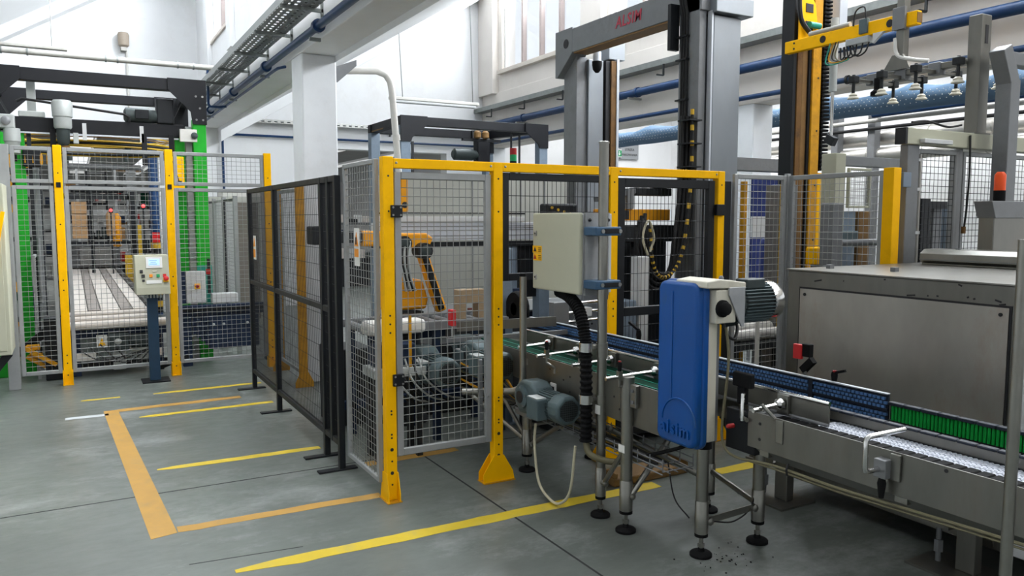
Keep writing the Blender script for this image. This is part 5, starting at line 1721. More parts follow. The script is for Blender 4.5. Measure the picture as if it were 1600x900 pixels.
fb = frame('y', 4.58, 5.95, 6.25, 1.75, 2.10, .02, .03, 'mesh_box', 'beige_paint', t)
wires('y', 4.58, 5.97, 6.23, 1.77, 2.08, .03, .03, .002, 'wire_mesh', 'galv_wire', fb)
t = thing('blue_drum', 'dark blue drum behind the mesh left of the yellow lift column', 'drum', (6.42, 5.85, 0))
MB().lathe((6.42, 5.85, .9), (0, 0, 1), [(0, .10), (.02, .12), (.50, .12), (.54, .10), (.56, .03)], 18).build('body', 'banner_blue', t, smooth=True)
MB().box(6.30, 6.54, 5.73, 5.97, 0, .9).build('pedestal', 'dark_metal', t, bevel=.01)
t = thing('blue_banner', 'dark blue and white display board behind the mesh', 'board', (7.2, 6.5, 0))
MB().box(6.82, 7.62, 6.50, 6.53, 1.68, 2.12).build('blue_board', 'banner_blue', t)
MB().box(6.82, 7.62, 6.50, 6.53, .9, 1.44).build('blue_board', 'banner_blue', t)
MB().box(6.82, 7.62, 6.50, 6.53, 1.44, 1.68).build('white_board', 'light_panel', t)
for x in (6.84, 7.58):
    MB().box(x, x + .03, 6.53, 6.56, 0, 2.12).build('stand', 'steel_grey', t)
t = thing('cross_duct', 'grey horizontal duct crossing in front of the right column', 'duct', (6.3, 6.2, 2.1))
MB().box(5.55, 7.4, 6.15, 6.3, 2.17, 2.31).build('duct', 'steel_grey', t, bevel=.006)
for x in (5.6, 7.3):
    MB().box(x, x + .08, 6.18, 6.27, 0, 2.17).build('leg', 'steel_grey', t, bevel=.004)
tag(MB().box(5.115, 5.155, 4.98, 5.03, 0, 1.98).box(5.06, 5.20, 4.94, 5.08, 0, .012).build('slim_post', 'yellow_worn', bevel=.004), 'slim yellow post behind the mesh beside the gantry column', 'post')
t = thing('roll_stack', 'pale rolls stacked on a dark trolley behind the lower mesh', 'rolls', (4.85, 4.8, 0))
MB().box(4.55, 5.15, 4.5, 5.1, .60, .66).build('trolley_deck', 'dark_metal', t, bevel=.004)
for i in range(4):
    MB().cyl((4.56, 4.56 + .12 * i, .71 + .03 * (i % 2)), (5.14, 4.56 + .12 * i, .71 + .03 * (i % 2)), .05, n=12).build('roll', 'foil', t, smooth=True)
for x in (4.57, 5.07):
    for y in (4.52, 5.02):
        MB().box(x, x + .06, y, y + .06, 0, .60).build('leg', 'dark_metal', t)
t = thing('yellow_lever_unit', 'yellow and orange actuator blocks behind the steel box corner', 'actuator', (5.5, 4.2, 1.0))
MB().box(5.30, 5.42, 4.36, 4.46, 1.28, 1.42).build('yellow_block', 'yellow_paint', t, bevel=.01)
MB().box(5.46, 5.52, 4.36, 4.46, 1.25, 1.42).build('blue_block', 'banner_blue', t, bevel=.006)
MB().box(5.53, 5.62, 4.36, 4.42, 1.36, 1.42).build('orange_block', 'orange_plastic', t, bevel=.006)
MB().box(5.34, 5.58, 4.38, 4.44, 0, 1.28).build('pedestal', 'steel_grey', t)

# vertical yellow lift with vacuum gripper
t = thing('lift_column', 'tall yellow lift column with black cable chain', 'machine', (6.05, 5.2, 0))
MB().box(5.82, 5.865, 5.11, 5.26, 0, 4.2).build('black_rail', 'black_paint', t, bevel=.004)
MB().box(5.87, 5.935, 5.10, 5.26, 0, 4.2).build('brown_rail', 'rust_orange', t, bevel=.003)
MB().box(5.935, 6.005, 5.10, 5.26, 0, 4.2).build('rust_rail', 'rust_dark', t, bevel=.003)
MB().box(6.005, 6.035, 5.08, 5.26, 0, 4.2).build('black_strip', 'black_paint', t)
yb = MB().box(6.035, 6.15, 5.06, 5.28, 0, 4.2).build('yellow_beam', 'yellow_worn', t, bevel=.004)
for z in (.9, 1.45, 1.98, 2.5, 3.0):
    MB().cyl((6.11, 5.06, z), (6.11, 5.056, z), .010, n=8).build('bolt', 'ink', yb)
MB().box(6.15, 6.225, 5.06, 5.16, 0, 2.1).build('yellow_cover', 'yellow_paint', t, bevel=.003)
ck = None
for i in range(56):
    z = 2.13 + i * .037
    if ck is None:
        ck = MB().box(6.165, 6.275, 5.05, 5.12, z, z + .022).build('chain_link', 'black_rubber', t, bevel=.004, seg=1)
        z0_ = z
    else:
        c = ck.copy()
        col.objects.link(c)
        c.location.z += z - z0_
MB().box(6.18, 6.20, 5.06, 5.11, 2.12, 4.2).build('chain_spine', 'black_rubber', t)
hd = MB().prism([(5.80, 3.30), (6.06, 3.30), (6.00, 3.66), (5.94, 3.74), (5.80, 3.74)], 'y', 5.02, 5.05).build('carriage_plate', 'yellow_paint', t, bevel=.006)
for z0, z1 in ((3.42, 3.50), (3.58, 3.66)):
    MB().box(5.86, 5.96, 5.014, 5.02, z0, z1).build('window', 'ink', hd, bevel=.01)
MB().cyl((5.88, 4.99, 3.46), (6.02, 4.99, 3.46), .03, n=12).build('valve', 'teal_paint', hd, smooth=True)
MB().tube(spline([(5.78, 5.0, 3.9), (5.75, 5.0, 3.7), (5.78, 5.0, 3.5), (5.88, 4.98, 3.38)], 6), .022, 8).build('hose', 'cable_black', t, smooth=True)
MB().box(5.70, 5.80, 5.0, 5.06, 3.72, 3.80).build('camera_box', 'motor_grey', t, bevel=.006)
t.location += Vector((.20, .17, 0))
t = thing('vacuum_gripper', 'yellow horizontal arm carrying a vacuum gripper with suction cups', 'robot gripper', (6.0, 4.5, 2.6))
ar = MB().box(5.93, 5.99, 3.98, 5.31, 3.20, 3.31).build('arm', 'yellow_paint', t, bevel=.006)
MB().box(5.928, 5.992, 3.977, 3.981, 3.215, 3.295).build('arm_end', 'rust_dark', ar)
for y in (4.88, 4.22):
    MB().cyl((5.93, y, 3.255), (5.927, y, 3.255), .032, n=14).build('bore', 'ink', ar)
for y, z in ((5.20, 3.28), (5.20, 3.23)):
    MB().cyl((5.93, y, z), (5.927, y, z), .010, n=8).build('hole', 'ink', ar)
MB().cyl((5.96, 5.05, 3.335), (5.96, 4.62, 3.335), .022, n=10).build('air_cylinder', 'pipe_grey', ar, smooth=True)
MB().box(5.90, 5.93, 4.07, 4.18, 3.18, 3.36).build('clamp_plate', 'steel_grey', t, bevel=.004)
MB().box(5.915, 5.985, 4.08, 4.15, 2.86, 3.45).build('drop_post', 'stainless_brushed', t, bevel=.004)
MB().prism([(4.00, 2.86), (4.24, 2.86), (4.16, 2.98), (4.07, 2.98)], 'x', 5.89, 5.915).build('post_gusset', 'stainless_brushed', t)
MB().box(5.91, 5.945, 4.42, 4.50, 3.22, 3.34).build('valve_block', 'motor_grey', t, bevel=.004)
MB().box(5.90, 5.99, 4.40, 4.62, 3.14, 3.195).build('manifold', 'motor_light', t, bevel=.004)
MB().prism([(4.26, 3.20), (4.36, 3.20), (4.36, 3.12)], 'x', 5.91, 5.94).build('white_bracket', 'light_panel', t)
for i in range(5):
    MB().tube(spline([(5.92, 4.40 + .06 * i, 3.14), (5.90, 4.42 + .05 * i, 3.06), (5.90, 4.50 + .04 * i, 3.04 + .01 * (i % 2)), (5.92, 4.56 + .03 * i, 3.14)], 5), .007, 6).build('air_hose', 'cable_black', t, smooth=True)
for i in range(4):
    MB().tube(spline([(5.92, 4.70 + .03 * i, 3.20), (5.90, 4.72 + .03 * i, 3.08 - .02 * i), (5.90, 4.66 - .02 * i, 3.02), (5.91, 4.60, 3.05)], 5), .006, 6).build('air_hose', ('cable_olive', 'cable_black', 'yellow_worn', 'teal_paint')[i], t, smooth=True)
MB().tube(spline([(5.92, 4.56, 3.30), (5.92, 4.54, 3.42), (5.92, 4.46, 3.44), (5.92, 4.44, 3.34)], 5), .007, 6).build('air_hose', 'cable_black', t, smooth=True)
MB().tube(spline([(5.92, 4.16, 3.12), (5.90, 4.12, 2.98), (5.90, 3.98, 2.92), (5.92, 3.86, 2.89)], 6), .016, 8).build('air_hose', 'pipe_cream', t, smooth=True)
MB().box(5.92, 5.98, 3.44, 4.58, 2.81, 2.86).build('spreader_bar', 'stainless_brushed', t, bevel=.004)
for y in (4.36, 4.10, 3.81, 3.48):
    MB().box(5.66, 6.24, y - .018, y + .018, 2.785, 2.81).build('cross_tube', 'stainless_brushed', t, bevel=.003)
    MB().box(5.91, 5.99, y - .05, y + .05, 2.775, 2.87).build('clamp_block', 'steel_grey', t, bevel=.008)
    for x in (5.69, 6.21):
        MB().box(x - .032, x + .032, y - .032, y + .032, 2.775, 2.83).build('clamp_block', 'dark_metal', t, bevel=.006)
        st = MB().cyl((x, y, 2.69), (x, y, 2.84), .013, n=10).build('cup_stem', 'dark_metal', t, smooth=True)
        MB().lathe((x, y, 2.645), (0, 0, 1), [(0, .046), (.008, .044), (.02, .030), (.03, .034), (.045, .018)], 14).build('suction_cup', 'cream_plastic', st, smooth=True)
MB().lathe((5.80, 4.22, 2.66), (0, 0, 1), [(0, .05), (.03, .05), (.05, .025), (.14, .025)], 14).build('vacuum_pod', 'black_rubber', t, smooth=True)
t = thing('pneumatic_plunger', 'vertical pneumatic cylinder hanging behind the yellow arm', 'cylinder', (6.1, 4.9, 2.4))
MB().cyl((6.06, 4.86, 2.80), (6.06, 4.86, 3.45), .035, n=14).build('barrel', 'motor_light', t, smooth=True)
MB().cyl((6.06, 4.86, 2.40), (6.06, 4.86, 2.80), .014, n=10).build('rod', 'chrome', t, smooth=True)
MB().box(5.985, 6.03, 4.82, 4.90, 3.22, 3.30).build('bracket', 'steel_grey', t)
MB().obox((6.06, 4.86, 2.37), (.06, .10, .08), rx=.5).build('tip', 'dark_metal', t, bevel=.006)
tag(MB().box(6.55, 6.66, 5.2, 5.32, 3.30, 4.3).box(6.5, 6.71, 5.15, 5.37, 4.28, 4.3).build('hanging_post', 'aluminium', bevel=.005), 'silver hanging post behind the yellow arm', 'post')

# ================================================================== grey gantry with red lettering
t = thing('gantry', 'grey steel gantry with silver covers and red lettering on the beam', 'gantry', (5.0, 6.3, 0))
MB().box(4.80, 4.88, 5.24, 5.50, 0, 3.62).build('near_column', 'steel_grey', t, bevel=.006)
MB().box(4.895, 4.915, 5.19, 5.24, 0, 3.45).build('near_edge', 'aluminium', t)
MB().box(4.93, 5.25, 5.20, 5.50, 0, 3.42).build('near_cover', 'silver_cover', t, bevel=.008)
MB().box(4.90, 5.34, 5.14, 5.56, 3.43, 3.58).build('near_cap', 'silver_cover', t, bevel=.006)
MB().prism([(5.34, 3.50), (5.46, 3.56), (5.34, 3.58)], 'y', 5.3, 5.5).build('cap_bracket', 'steel_grey', t)
MB().box(4.88, 5.02, 7.25, 7.50, 0, 3.42).build('far_column', 'steel_grey', t, bevel=.006)
MB().box(5.02, 5.22, 7.22, 7.48, 0, 3.40).build('far_cover', 'silver_cover', t, bevel=.006)
MB().box(5.24, 5.30, 7.20, 7.46, 0, 3.40).build('rail_groove', 'ink', t)
MB().box(5.30, 5.37, 7.18, 7.46, 0, 3.40).build('rusty_rail', 'rust_orange', t, bevel=.003)
MB().box(5.37, 5.40, 7.17, 7.46, 0, 3.42).build('rail_edge', 'aluminium', t)
MB().box(5.28, 5.50, 7.20, 7.44, 3.42, 3.62).build('far_cap', 'silver_cover', t, bevel=.006)
bm_ = MB().box(4.80, 5.0, 5.22, 7.22, 3.45, 3.70).build('beam', 'steel_grey', t, bevel=.006)
MB().prism([(7.22, 3.45), (7.52, 3.22), (7.56, 3.22), (7.56, 3.72), (7.22, 3.72)], 'x', 4.80, 5.0).build('beam_end', 'steel_grey', t, bevel=.006)
MB().cyl((4.80, 7.34, 3.56), (4.797, 7.34, 3.56), .05, n=16).build('bore', 'ink', t)
MB().box(4.81, 4.99, 5.3, 7.2, 3.435, 3.452).build('brown_strip', 'rust_dark', bm_)
text_part('lettering', 'ALSIM', .15, (4.797, 6.24, 3.585), SX, 'red_print', bm_, .001, sx=.95, bold=.0025, shear=.15, space=1.1)
for y in (7.12, 5.62):
    l_ = MB().cyl((5.06, y, 3.36), (5.06, y, 3.46), .045, n=14).build('bumper_sleeve', 'aluminium', t, smooth=True)
    MB().lathe((5.06, y, 3.24), (0, 0, 1), [(0, .02), (.03, .045), (.08, .055), (.12, .055)], 14).build('bumper', 'black_rubber', l_, smooth=True)
for i in range(3):
    MB().tube([(4.76, 5.45 - .03 * i, 3.9), (4.76, 5.45 - .03 * i, 3.6), (4.785, 5.44 - .03 * i, 3.45), (4.785, 5.44 - .03 * i, 1.9)], .014, 8).build('cable', 'cable_black', t, smooth=True)
for z in (3.25, 3.05, 2.7):
    MB().box(4.76, 4.80, 5.36, 5.50, z, z + .015).build('cable_clip', 'black_paint', t)
MB().box(4.70, 4.80, 5.50, 5.54, 3.15, 3.55).build('black_bracket', 'black_paint', t)

# cable chain hanging from the gantry
t = thing('cable_chain', 'black hanging cable loop with yellow dashed hoses behind the black door', 'cables', (4.5, 5.2, 1.0))
loops = [[(4.75, 5.30, 2.55), (4.74, 5.30, 2.0), (4.66, 5.28, 1.45), (4.52, 5.26, 1.22), (4.38, 5.25, 1.18), (4.26, 5.25, 1.30), (4.20, 5.25, 1.55), (4.22, 5.27, 1.70)]]
for i in range(7):
    dx, dy = (i - 3) * .022, (i % 2) * .03
    k_ = 1 - .05 * i
    pts = [(x + dx * (1 if q < 3 else -.6), y + dy, z - .02 * i * (1 if q > 2 else 0)) for q, (x, y, z) in enumerate(loops[0])]
    MB().tube(spline(pts, 8), .017, 8).build('hose', 'cable_black', t, smooth=True)
base = spline([(4.72, 5.22, 2.6), (4.72, 5.22, 2.0), (4.64, 5.21, 1.42), (4.52, 5.20, 1.20), (4.38, 5.20, 1.16), (4.29, 5.20, 1.30), (4.26, 5.20, 1.62)], 9)
MB().tube(base, .013, 8).build('hose', 'cable_black', t, smooth=True)
for i in range(0, len(base) - 1, 2):
    a, c = base[i], base[i + 1]
    MB().tube([a, a + (c - a) * .7], .016, 8).build('dash', 'carrier_yellow', t, smooth=True)
for z in (2.5, 2.3, 2.1):
    MB().box(4.66, 4.80, 5.18, 5.34, z, z + .012).build('chain_bridge', 'black_paint', t)
MB().tube(spline([(4.20, 5.15, 1.35), (4.14, 5.15, 1.5), (4.20, 5.15, 1.64), (4.26, 5.15, 1.5), (4.22, 5.15, 1.38)], 6), .010, 6).build('white_cable', 'cable_cream', t, smooth=True)
t = thing('palletiser', 'palletiser carriage with orange beam and dark plates behind the black door', 'machine', (4.4, 5.6, .4))
MB().box(3.98, 4.75, 5.52, 5.64, 1.64, 1.74).build('orange_beam', 'robot_yellow', t, bevel=.006)
MB().box(4.12, 4.28, 5.515, 5.52, 1.65, 1.73).build('beam_slot', 'ink', t)
MB().box(3.90, 4.80, 5.5, 5.7, 1.45, 1.60).build('dark_carriage', 'dark_metal', t, bevel=.01)
MB().bar((3.95, 5.55, 1.82), (4.45, 5.55, 1.92), .08, .04).build('slide_plate', 'steel_grey', t)
MB().box(4.35, 4.75, 5.5, 5.62, 1.86, 1.93).build('motor_plate', 'dark_metal', t, bevel=.008)
MB().box(4.55, 4.70, 5.48, 5.56, 1.93, 1.98).build('brown_block', 'rust_dark', t, bevel=.006)
MB().box(4.25, 4.32, 5.5, 5.56, 1.74, 1.92).build('sensor_block', 'steel_grey', t)
pl = MB().box(3.93, 4.36, 5.70, 5.74, .45, 1.42).build('perforated_plate', 'silver_cover', t, bevel=.004)
rr = random.Random(8)
for x in (3.97, 4.02, 4.10, 4.18, 4.30):
    for z in (.58, .72, .80, 1.0, 1.12, 1.22, 1.34):
        if rr.random() < .6:
            MB().cyl((x, 5.70, z), (x, 5.696, z), rr.choice([.010, .014, .02]), n=10).build('plate_hole', 'ink', pl)
MB().box(4.38, 4.80, 5.62, 5.75, .45, 1.45).build('dark_plate', 'black_paint', t, bevel=.01)
MB().box(4.38, 4.42, 5.60, 5.62, .5, 1.4).build('dark_edge', 'dark_metal', t)
MB().box(3.9, 4.8, 5.4, 5.9, 0, .45).build('base', 'black_paint', t, bevel=.02)
t = thing('dark_platform', 'low black platform behind the black door', 'platform', (3.9, 5.0, 0))
MB().box(3.45, 4.5, 4.50, 4.95, .06, .52).build('deck', 'black_paint', t, bevel=.02)
MB().box(3.42, 4.52, 4.47, 4.50, .48, .55).build('edge_rail', 'dark_metal', t)
for x in (3.5, 4.38):
    for y in (4.55, 4.82):
        MB().box(x, x + .08, y, y + .08, 0, .06).build('foot', 'black_paint', t)
MB().cyl((3.5, 4.55, .60), (4.1, 4.85, .60), .01, n=8).build('rod', 'chrome', t, smooth=True)

# ================================================================== middle cell behind the mesh door
t = thing('grey_enclosure', 'large plain grey machine enclosure behind the yellow fence', 'machine', (3.8, 7.6, 0))
MB().box(2.78, 4.80, 7.30, 7.93, .78, 2.10).build('body', 'grey_panel', t, bevel=.01)
for x in (3.62, 4.2, 4.5):
    MB().box(x, x + .012, 7.294, 7.30, .80, 2.08).build('panel_seam', 'steel_grey', t)
MB().box(2.78, 4.80, 7.28, 7.93, .66, .78).build('base_rail', 'light_panel', t, bevel=.006)
for x in (2.85, 3.7, 4.66):
    MB().box(x, x + .1, 7.35, 7.45, 0, .66).build('leg', 'steel_grey', t, bevel=.004)
    MB().box(x, x + .1, 7.8, 7.9, 0, .66).build('leg', 'steel_grey', t, bevel=.004)
MB().box(2.9, 4.6, 7.6, 7.7, .1, .6).build('navy_back', 'navy_paint', t)
t = thing('stack_light', 'red and green stack light above the yellow top rail', 'lamp', (4.17, 7.4, 2.10))
MB().cyl((4.17, 7.4, 2.10), (4.17, 7.4, 2.22), .025, n=12).build('stem', 'black_paint', t, smooth=True)
MB().cyl((4.17, 7.4, 2.22), (4.17, 7.4, 2.27), .037, n=14).build('black_ring', 'black_rubber', t, smooth=True)
MB().cyl((4.17, 7.4, 2.27), (4.17, 7.4, 2.34), .037, n=14).build('green_lens', 'green_button', t, smooth=True)
MB().cyl((4.17, 7.4, 2.34), (4.17, 7.4, 2.41), .037, n=14).build('red_lens', 'red_dark', t, smooth=True)
t = thing('linear_axis', 'silver aluminium linear axis beam crossing the cell', 'machine', (3.1, 6.5, 0))
ax_ = MB().box(2.28, 4.05, 6.44, 6.58, 1.46, 1.62).build('beam', 'aluminium', t, bevel=.004)
MB().box(2.28, 3.75, 6.42, 6.52, 1.63, 1.675).build('top_profile', 'light_panel', t, bevel=.004)
MB().box(2.28, 3.75, 6.43, 6.45, 1.695, 1.71).build('black_cover', 'black_paint', t)
for z in (1.50, 1.55, 1.585):
    MB().box(2.28, 4.05, 6.436, 6.44, z, z + .006).build('groove', 'steel_grey', ax_)
MB().box(2.28, 4.05, 6.43, 6.58, 1.40, 1.445).build('lower_rail', 'black_paint', t)
for x in (3.62, 3.98):
    MB().box(x - .06, x + .06, 6.45, 6.57, 0, 1.40).build('leg', 'bluegrey_paint', t, bevel=.004)
MB().box(3.72, 3.92, 6.5, 6.55, .9, 1.40).build('dark_box', 'black_paint', t)
MB().box(3.45, 3.55, 6.45, 6.55, 1.675, 1.70).build('slide', 'ink', t)
MB().box(3.95, 4.3, 6.35, 6.5, 1.66, 1.80).build('drag_chain', 'black_paint', t, bevel=.02)
for i in range(4):
    MB().cyl((4.0 + .07 * i, 6.348, 1.76 - .02 * i), (4.0 + .07 * i, 6.34, 1.76 - .02 * i), .014, n=8).build('chain_pin', 'carrier_yellow', t)

# yellow robot
t = thing('yellow_robot', 'yellow industrial robot arm behind the grey mesh door', 'robot', (2.5, 6.1, 0))
MB().lathe((2.32, 5.95, 0), (0, 0, 1), [(0, .20), (.03, .20), (.04, .15), (.72, .14), (.74, .17), (.90, .17)], 20).build('pedestal', 'dark_metal', t, smooth=True)
MB().prism([(2.14, .92), (2.50, .92), (2.52, 1.0), (2.47, 1.16), (2.20, 1.20), (2.14, 1.12)], 'y', 5.88, 6.08).build('shoulder', 'robot_yellow', t, bevel=.02, smooth=True)
for p0, p1, w in (((2.24, 5.92, 1.12), (2.20, 5.92, 1.50), .07), ((2.62, 5.86, .90), (2.44, 5.86, 1.42), .085)):
    MB().bar(p0, p1, .09, w).build('arm_link', 'robot_yellow', t, bevel=.02)
MB().bar((2.60, 5.80, .92), (2.44, 5.80, 1.40), .03, .05).build('arm_cover', 'black_paint', t, bevel=.008)
for c, r in (((2.45, 5.84, 1.40), .065), ((2.30, 5.9, 1.46), .06)):
    j = MB().cyl((c[0], c[1] - .07, c[2]), (c[0], c[1] + .07, c[2]), r, n=18).build('joint', 'dark_metal', t, smooth=True)
    MB().lathe((c[0], c[1] - .07, c[2]), (0, -1, 0), [(0, r * .7), (.015, r * .65), (.02, r * .3)], 14).build('joint_cap', 'motor_dark', j, smooth=True)
MB().prism([(2.28, 1.42), (2.52, 1.42), (2.56, 1.50), (2.50, 1.54), (2.24, 1.54)], 'y', 5.86, 5.98).build('elbow', 'robot_yellow', t, bevel=.015)
hk = MB().box(2.275, 2.335, 5.84, 5.98, 1.71, 1.97).build('forearm', 'robot_yellow', t, bevel=.008)
MB().box(2.235, 2.275, 5.86, 5.98, 1.72, 1.96).build('forearm_side', 'yellow_worn', t, bevel=.006)
MB().cyl((2.305, 5.84, 1.765), (2.305, 5.835, 1.765), .025, n=14).build('forearm_bore', 'ink', hk)
MB().box(2.23, 2.36, 5.84, 6.0, 1.97, 2.01).build('wrist_block', 'navy_paint', t, bevel=.006)
for i in range(5):
    MB().tube(spline([(2.26 + .02 * i, 5.83, 1.48), (2.24 + .02 * i, 5.80, 1.34), (2.27 + .015 * i, 5.80, 1.2), (2.30 + .02 * i, 5.82, 1.08)], 6), .009, 6).build('cable', 'cable_black' if i % 2 else 'motor_light', t, smooth=True)
MB().box(1.96, 2.20, 5.86, 5.98, 1.44, 1.56).build('counter_motor', 'robot_yellow', t, bevel=.02)
MB().box(1.56, 1.72, 5.82, 6.0, 1.46, 1.60).build('motor_head', 'black_paint', t, bevel=.015)
MB().box(1.72, 1.96, 5.86, 5.96, 1.47, 1.56).build('motor_shaft', 'dark_metal', t, bevel=.01)
# conveyors, blocks and motors in the middle cell
t = thing('roller_table', 'cluttered steel roller table behind the grey mesh door', 'conveyor', (2.4, 5.4, 0))
MB().box(1.75, 2.92, 5.25, 5.33, .84, .90).build('side_rail', 'steel_grey', t, bevel=.004)
MB().box(1.75, 2.92, 5.72, 5.80, .84, .90).build('side_rail', 'steel_grey', t, bevel=.004)
for i in range(10):
    x = 1.8 + i * .115
    MB().cyl((x, 5.33, .86), (x, 5.72, .86), .03, n=10).build('roller', 'steel_grey', t, smooth=True)
for x in (1.8, 2.3, 2.85):
    for y in (5.27, 5.74):
        MB().box(x, x + .05, y, y + .05, 0, .84).build('leg', 'navy_paint', t, bevel=.004)
MB().box(1.75, 2.92, 5.74, 5.80, .2, .26).build('tie_bar', 'navy_paint', t)
MB().box(1.72, 2.16, 5.08, 5.24, .85, .95).build('pale_hood', 'pipe_cream', t, bevel=.03)
MB().box(2.36, 2.40, 5.1, 5.16, .88, 1.0).build('red_sensor', 'red_paint', t, bevel=.006)
MB().cyl((2.38, 5.13, .78), (2.38, 5.13, .88), .008, n=8).build('sensor_rod', 'chrome', t)
MB().bar((2.32, 5.10, .78), (3.1, 4.70, .84), .04, .03).build('transfer_rail', 'steel_grey', t)
MB().bar((2.45, 5.20, .86), (3.1, 4.85, .90), .02, .07).build('transfer_plate', 'stainless_brushed', t)
t = thing('wooden_bracket', 'light wooden bracket block on the roller table', 'wood block', (2.6, 5.3, .9))
MB().box(2.52, 2.74, 5.30, 5.40, 1.02, 1.12).build('top_board', 'wood', t, bevel=.004)
MB().box(2.68, 2.74, 5.30, 5.40, .90, 1.02).build('front_board', 'wood', t, bevel=.004)
MB().box(2.52, 2.58, 5.30, 5.40, .90, 1.02).build('rear_board', 'wood', t, bevel=.004)
gearmotor((2.52, 5.05, .66), 'grey gear motor low behind the mesh door, nearest the door lock')
gearmotor((2.20, 5.10, .60), 'grey gear motor low behind the mesh door, left of its twin')
t = thing('valve_bench', 'dark steel bench with hoses low behind the mesh door', 'bench', (2.1, 5.0, 0))
MB().box(1.72, 2.10, 4.95, 5.20, .58, .64).build('top', 'motor_light', t, bevel=.004)
for x in (1.74, 2.04):
    MB().box(x, x + .04, 4.98, 5.02, 0, .58).build('leg', 'dark_metal', t)
    MB().box(x, x + .04, 5.14, 5.18, 0, .58).build('leg', 'dark_metal', t)
MB().box(1.76, 2.04, 5.0, 5.16, .64, .80).build('valve_bank', 'navy_paint', t, bevel=.01)
for i in range(6):
    MB().tube(spline([(1.80 + .05 * i, 4.98, .70), (1.84 + .05 * i, 4.93, .55), (1.95 + .06 * i, 4.95, .42), (2.1 + .06 * i, 5.0, .34 + .03 * (i % 2))], 6), .007, 6).build('hose', ('cable_black', 'motor_light')[i % 2], t, smooth=True)
MB().box(1.98, 2.0, 4.97, 4.98, .55, 1.0).build('yellow_strip', 'yellow_worn', t)
t = thing('long_machine_base', 'dark machine base with added shade blocks on the floor behind the roller table', 'machine', (3.0, 6.3, 0))
MB().box(2.9, 3.9, 5.95, 6.4, .1, .70).build('base', 'dark_metal', t, bevel=.01)
MB().box(1.75, 2.08, 6.0, 6.4, 0, .62).build('shade_block', 'dark_metal', t, bevel=.01)  # dark blocks added as backdrop, standing in for the deep shade low in the cell
MB().box(2.55, 2.9, 6.0, 6.4, 0, .60).build('shade_block', 'dark_metal', t, bevel=.01)
MB().box(2.92, 3.88, 5.92, 5.95, .60, .66).build('rail', 'aluminium', t)
for x in (2.95, 3.80):
    MB().box(x, x + .06, 6.0, 6.06, 0, .1).build('foot', 'dark_metal', t)
MB().box(2.9, 3.2, 5.9, 5.94, .72, .90).build('red_strip', 'poster_brown', t)
MB().box(3.05, 3.45, 5.88, 5.93, .78, 1.05).build('blue_crate_front', 'navy_paint', t)
t = thing('clamp_station', 'chrome clamp station behind the conveyor near the beige cabinet', 'machine', (3.3, 5.0, 0))
MB().box(3.16, 3.30, 4.98, 5.05, .80, 1.02).build('side_plate', 'steel_grey', t, bevel=.004)
for z in (.86, .93, 1.0, 1.08):
    MB().cyl((3.20, 5.0, z), (3.62, 5.0, z + .01), .014, n=10).build('rod', 'chrome', t, smooth=True)
MB().box(3.38, 3.50, 4.96, 5.04, .90, .97).build('block', 'light_panel', t, bevel=.004)
MB().box(3.18, 3.28, 5.05, 5.5, .0, .80).build('stand', 'dark_metal', t, bevel=.006)
MB().cyl((3.62, 4.95, .85), (3.62, 4.95, 1.10), .012, n=8).build('red_post', 'chrome', t)
MB().prism([(3.57, 1.10), (3.66, 1.06), (3.68, 1.12), (3.60, 1.24), (3.56, 1.22)], 'y', 4.93, 4.97).build('red_hook', 'red_paint', t, bevel=.006)
MB().box(3.68, 3.95, 4.98, 5.15, 0, 1.0).build('grey_cabinet', 'bluegrey_paint', t, bevel=.008)
MB().box(3.98, 4.08, 4.98, 5.1, 0, 1.35).build('pale_cabinet', 'light_panel', t, bevel=.008)
t = thing('steel_stand', 'blue grey steel upright next to the guard tube', 'stand', (2.6, 5.2, 0))
MB().box(2.95, 3.05, 5.42, 5.52, 0, 1.42).build('upright', 'bluegrey_paint', t, bevel=.005)
MB().box(2.9, 3.1, 5.37, 5.57, 0, .012).build('foot', 'bluegrey_paint', t)
t = thing('tyre_wheel', 'black rubber wheel standing next to the blue bead guide', 'wheel', (3.05, 5.3, .7))
MB().lathe((3.06, 5.30, .95), (-1, 0, 0), [(0, .06), (.0, .13), (.02, .14), (.05, .14), (.07, .13), (.07, .06)], 22).build('tyre', 'black_rubber', t, smooth=True)
MB().cyl((3.06, 5.30, .95), (2.99, 5.30, .95), .05, n=14).build('hub', 'steel_grey', t, smooth=True)
MB().box(3.06, 3.10, 5.27, 5.33, 0, .97).build('stand', 'dark_metal', t)

# ================================================================== second wrapping frame in the middle bay
t = thing('pallet_wrapper', 'dark square wrapping machine frame on blue grey posts in the middle bay', 'machine', (5.4, 11.5, 0))
X0, X1, Y0, Y1 = 4.30, 6.66, 10.9, 12.2
for x, y in ((X0, Y0), (X1, Y0), (X0, Y1), (X1 - .3, Y1)):
    MB().box(x - .075, x + .075, y - .075, y + .075, 0, 3.02).build('post', 'bluegrey_paint', t, bevel=.006)
for y, x1 in ((Y0, X1), (Y1, X1 - .3)):
    MB().box(X0 - .08, x1 + .08, y - .06, y + .06, 3.02, 3.15).build('top_beam', 'slate_paint', t, bevel=.005)
    for s, xc in ((1, X0 - .08), (-1, x1 + .08)):
        if y == Y1 and s == 1:
            continue
        MB().prism([(xc, 2.78), (xc + s * .16, 2.78), (xc + s * .18, 2.84), (xc + s * .42, 3.03), (xc + s * .42, 3.155), (xc, 3.155)], 'y', y - .09, y - .062).build('gusset', 'slate_paint', t)
MB().bar((X0, Y0, 3.09), (X0, Y1, 3.09), .12, .13).build('side_beam', 'slate_paint', t, bevel=.005)
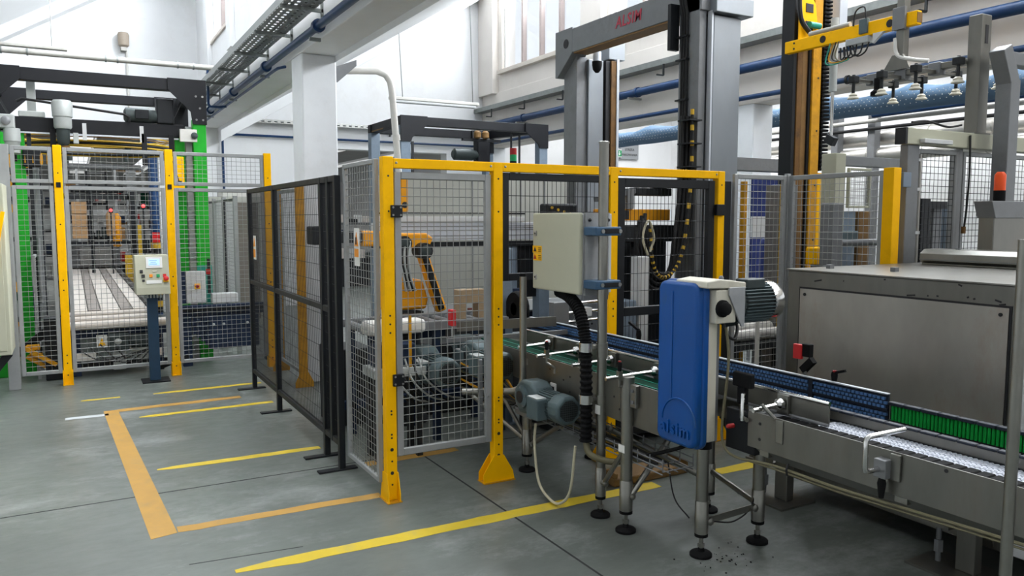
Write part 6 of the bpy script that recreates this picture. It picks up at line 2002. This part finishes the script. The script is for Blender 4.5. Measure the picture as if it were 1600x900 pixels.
MB().bar((X1, Y0, 3.09), (X1 - .3, Y1, 3.09), .12, .13).build('side_beam', 'slate_paint', t, bevel=.005)
MB().prism([(Y0 + .7, 3.03), (Y1, 3.03), (Y1, 3.05), (Y0 + .7, 3.05)], 'x', X0 - .061, X0 - .06).build('rust_patch', 'rust_dark', t)
MB().lathe((5.55, 11.9, 2.72), (1, 0, 0), [(0, .06), (.03, .095), (.36, .095), (.38, .08), (.46, .08)], 16).build('motor', 'motor_dark', t, smooth=True)
MB().box(5.98, 6.22, 11.82, 12.0, 2.58, 3.0).build('gearbox', 'slate_paint', t, bevel=.02)
for x in (6.15, 6.30):
    MB().cyl((x, 10.98, 1.0), (x, 10.98, 3.0), .018, n=8).build('chain', 'dark_metal', t)
MB().box(4.45, 4.49, 10.98, 11.0, .5, 2.8).build('chain', 'dark_metal', t)
MB().box(5.6, 6.3, 11.60, 11.66, 2.92, 2.96).build('cross_beam', 'slate_paint', t)
for x in (5.85, 6.0):
    MB().lathe((x, 11.58, 2.96), (0, 0, 1), [(0, .03), (.02, .06), (.10, .06), (.13, .03)], 12).build('pulley', 'rust_dark', t, smooth=True)
tag(MB().tube([(8.04, 14.7, 2.75), (9.0, 14.7, 2.75), (9.0, 14.7, 2.98)], .03, 8).build('blue_pipe', 'blue_pipe', smooth=True), 'thin blue rail pipe behind the stack light', 'pipe')

# things of one kind that stand apart share a group
for nm, g in (('gear_motor', 'grey gear motors'), ('tube_lamp', 'hanging fluorescent lamps'), ('foil_pipe', 'foil wrapped aisle pipes'), ('pipe_support', 'aisle pipe uprights'),
              ('indicator_light', 'red indicator lights'), ('machine_rack', 'cluttered machine racks'), ('warning_label', 'warning strips on the fences'), ('blue_pipe', 'blue painted pipes'),
              ('steel_post', 'uprights behind the wire panels'), ('lagged_pipe', 'lagged pipe stubs'), ('cable_tray', 'cable trays'), ('clamp_lever', 'black clamp levers')):
    for o in bpy.data.objects:
        if o.parent is None and o.name.split('.')[0] == nm and 'category' in o:
            o['group'] = g
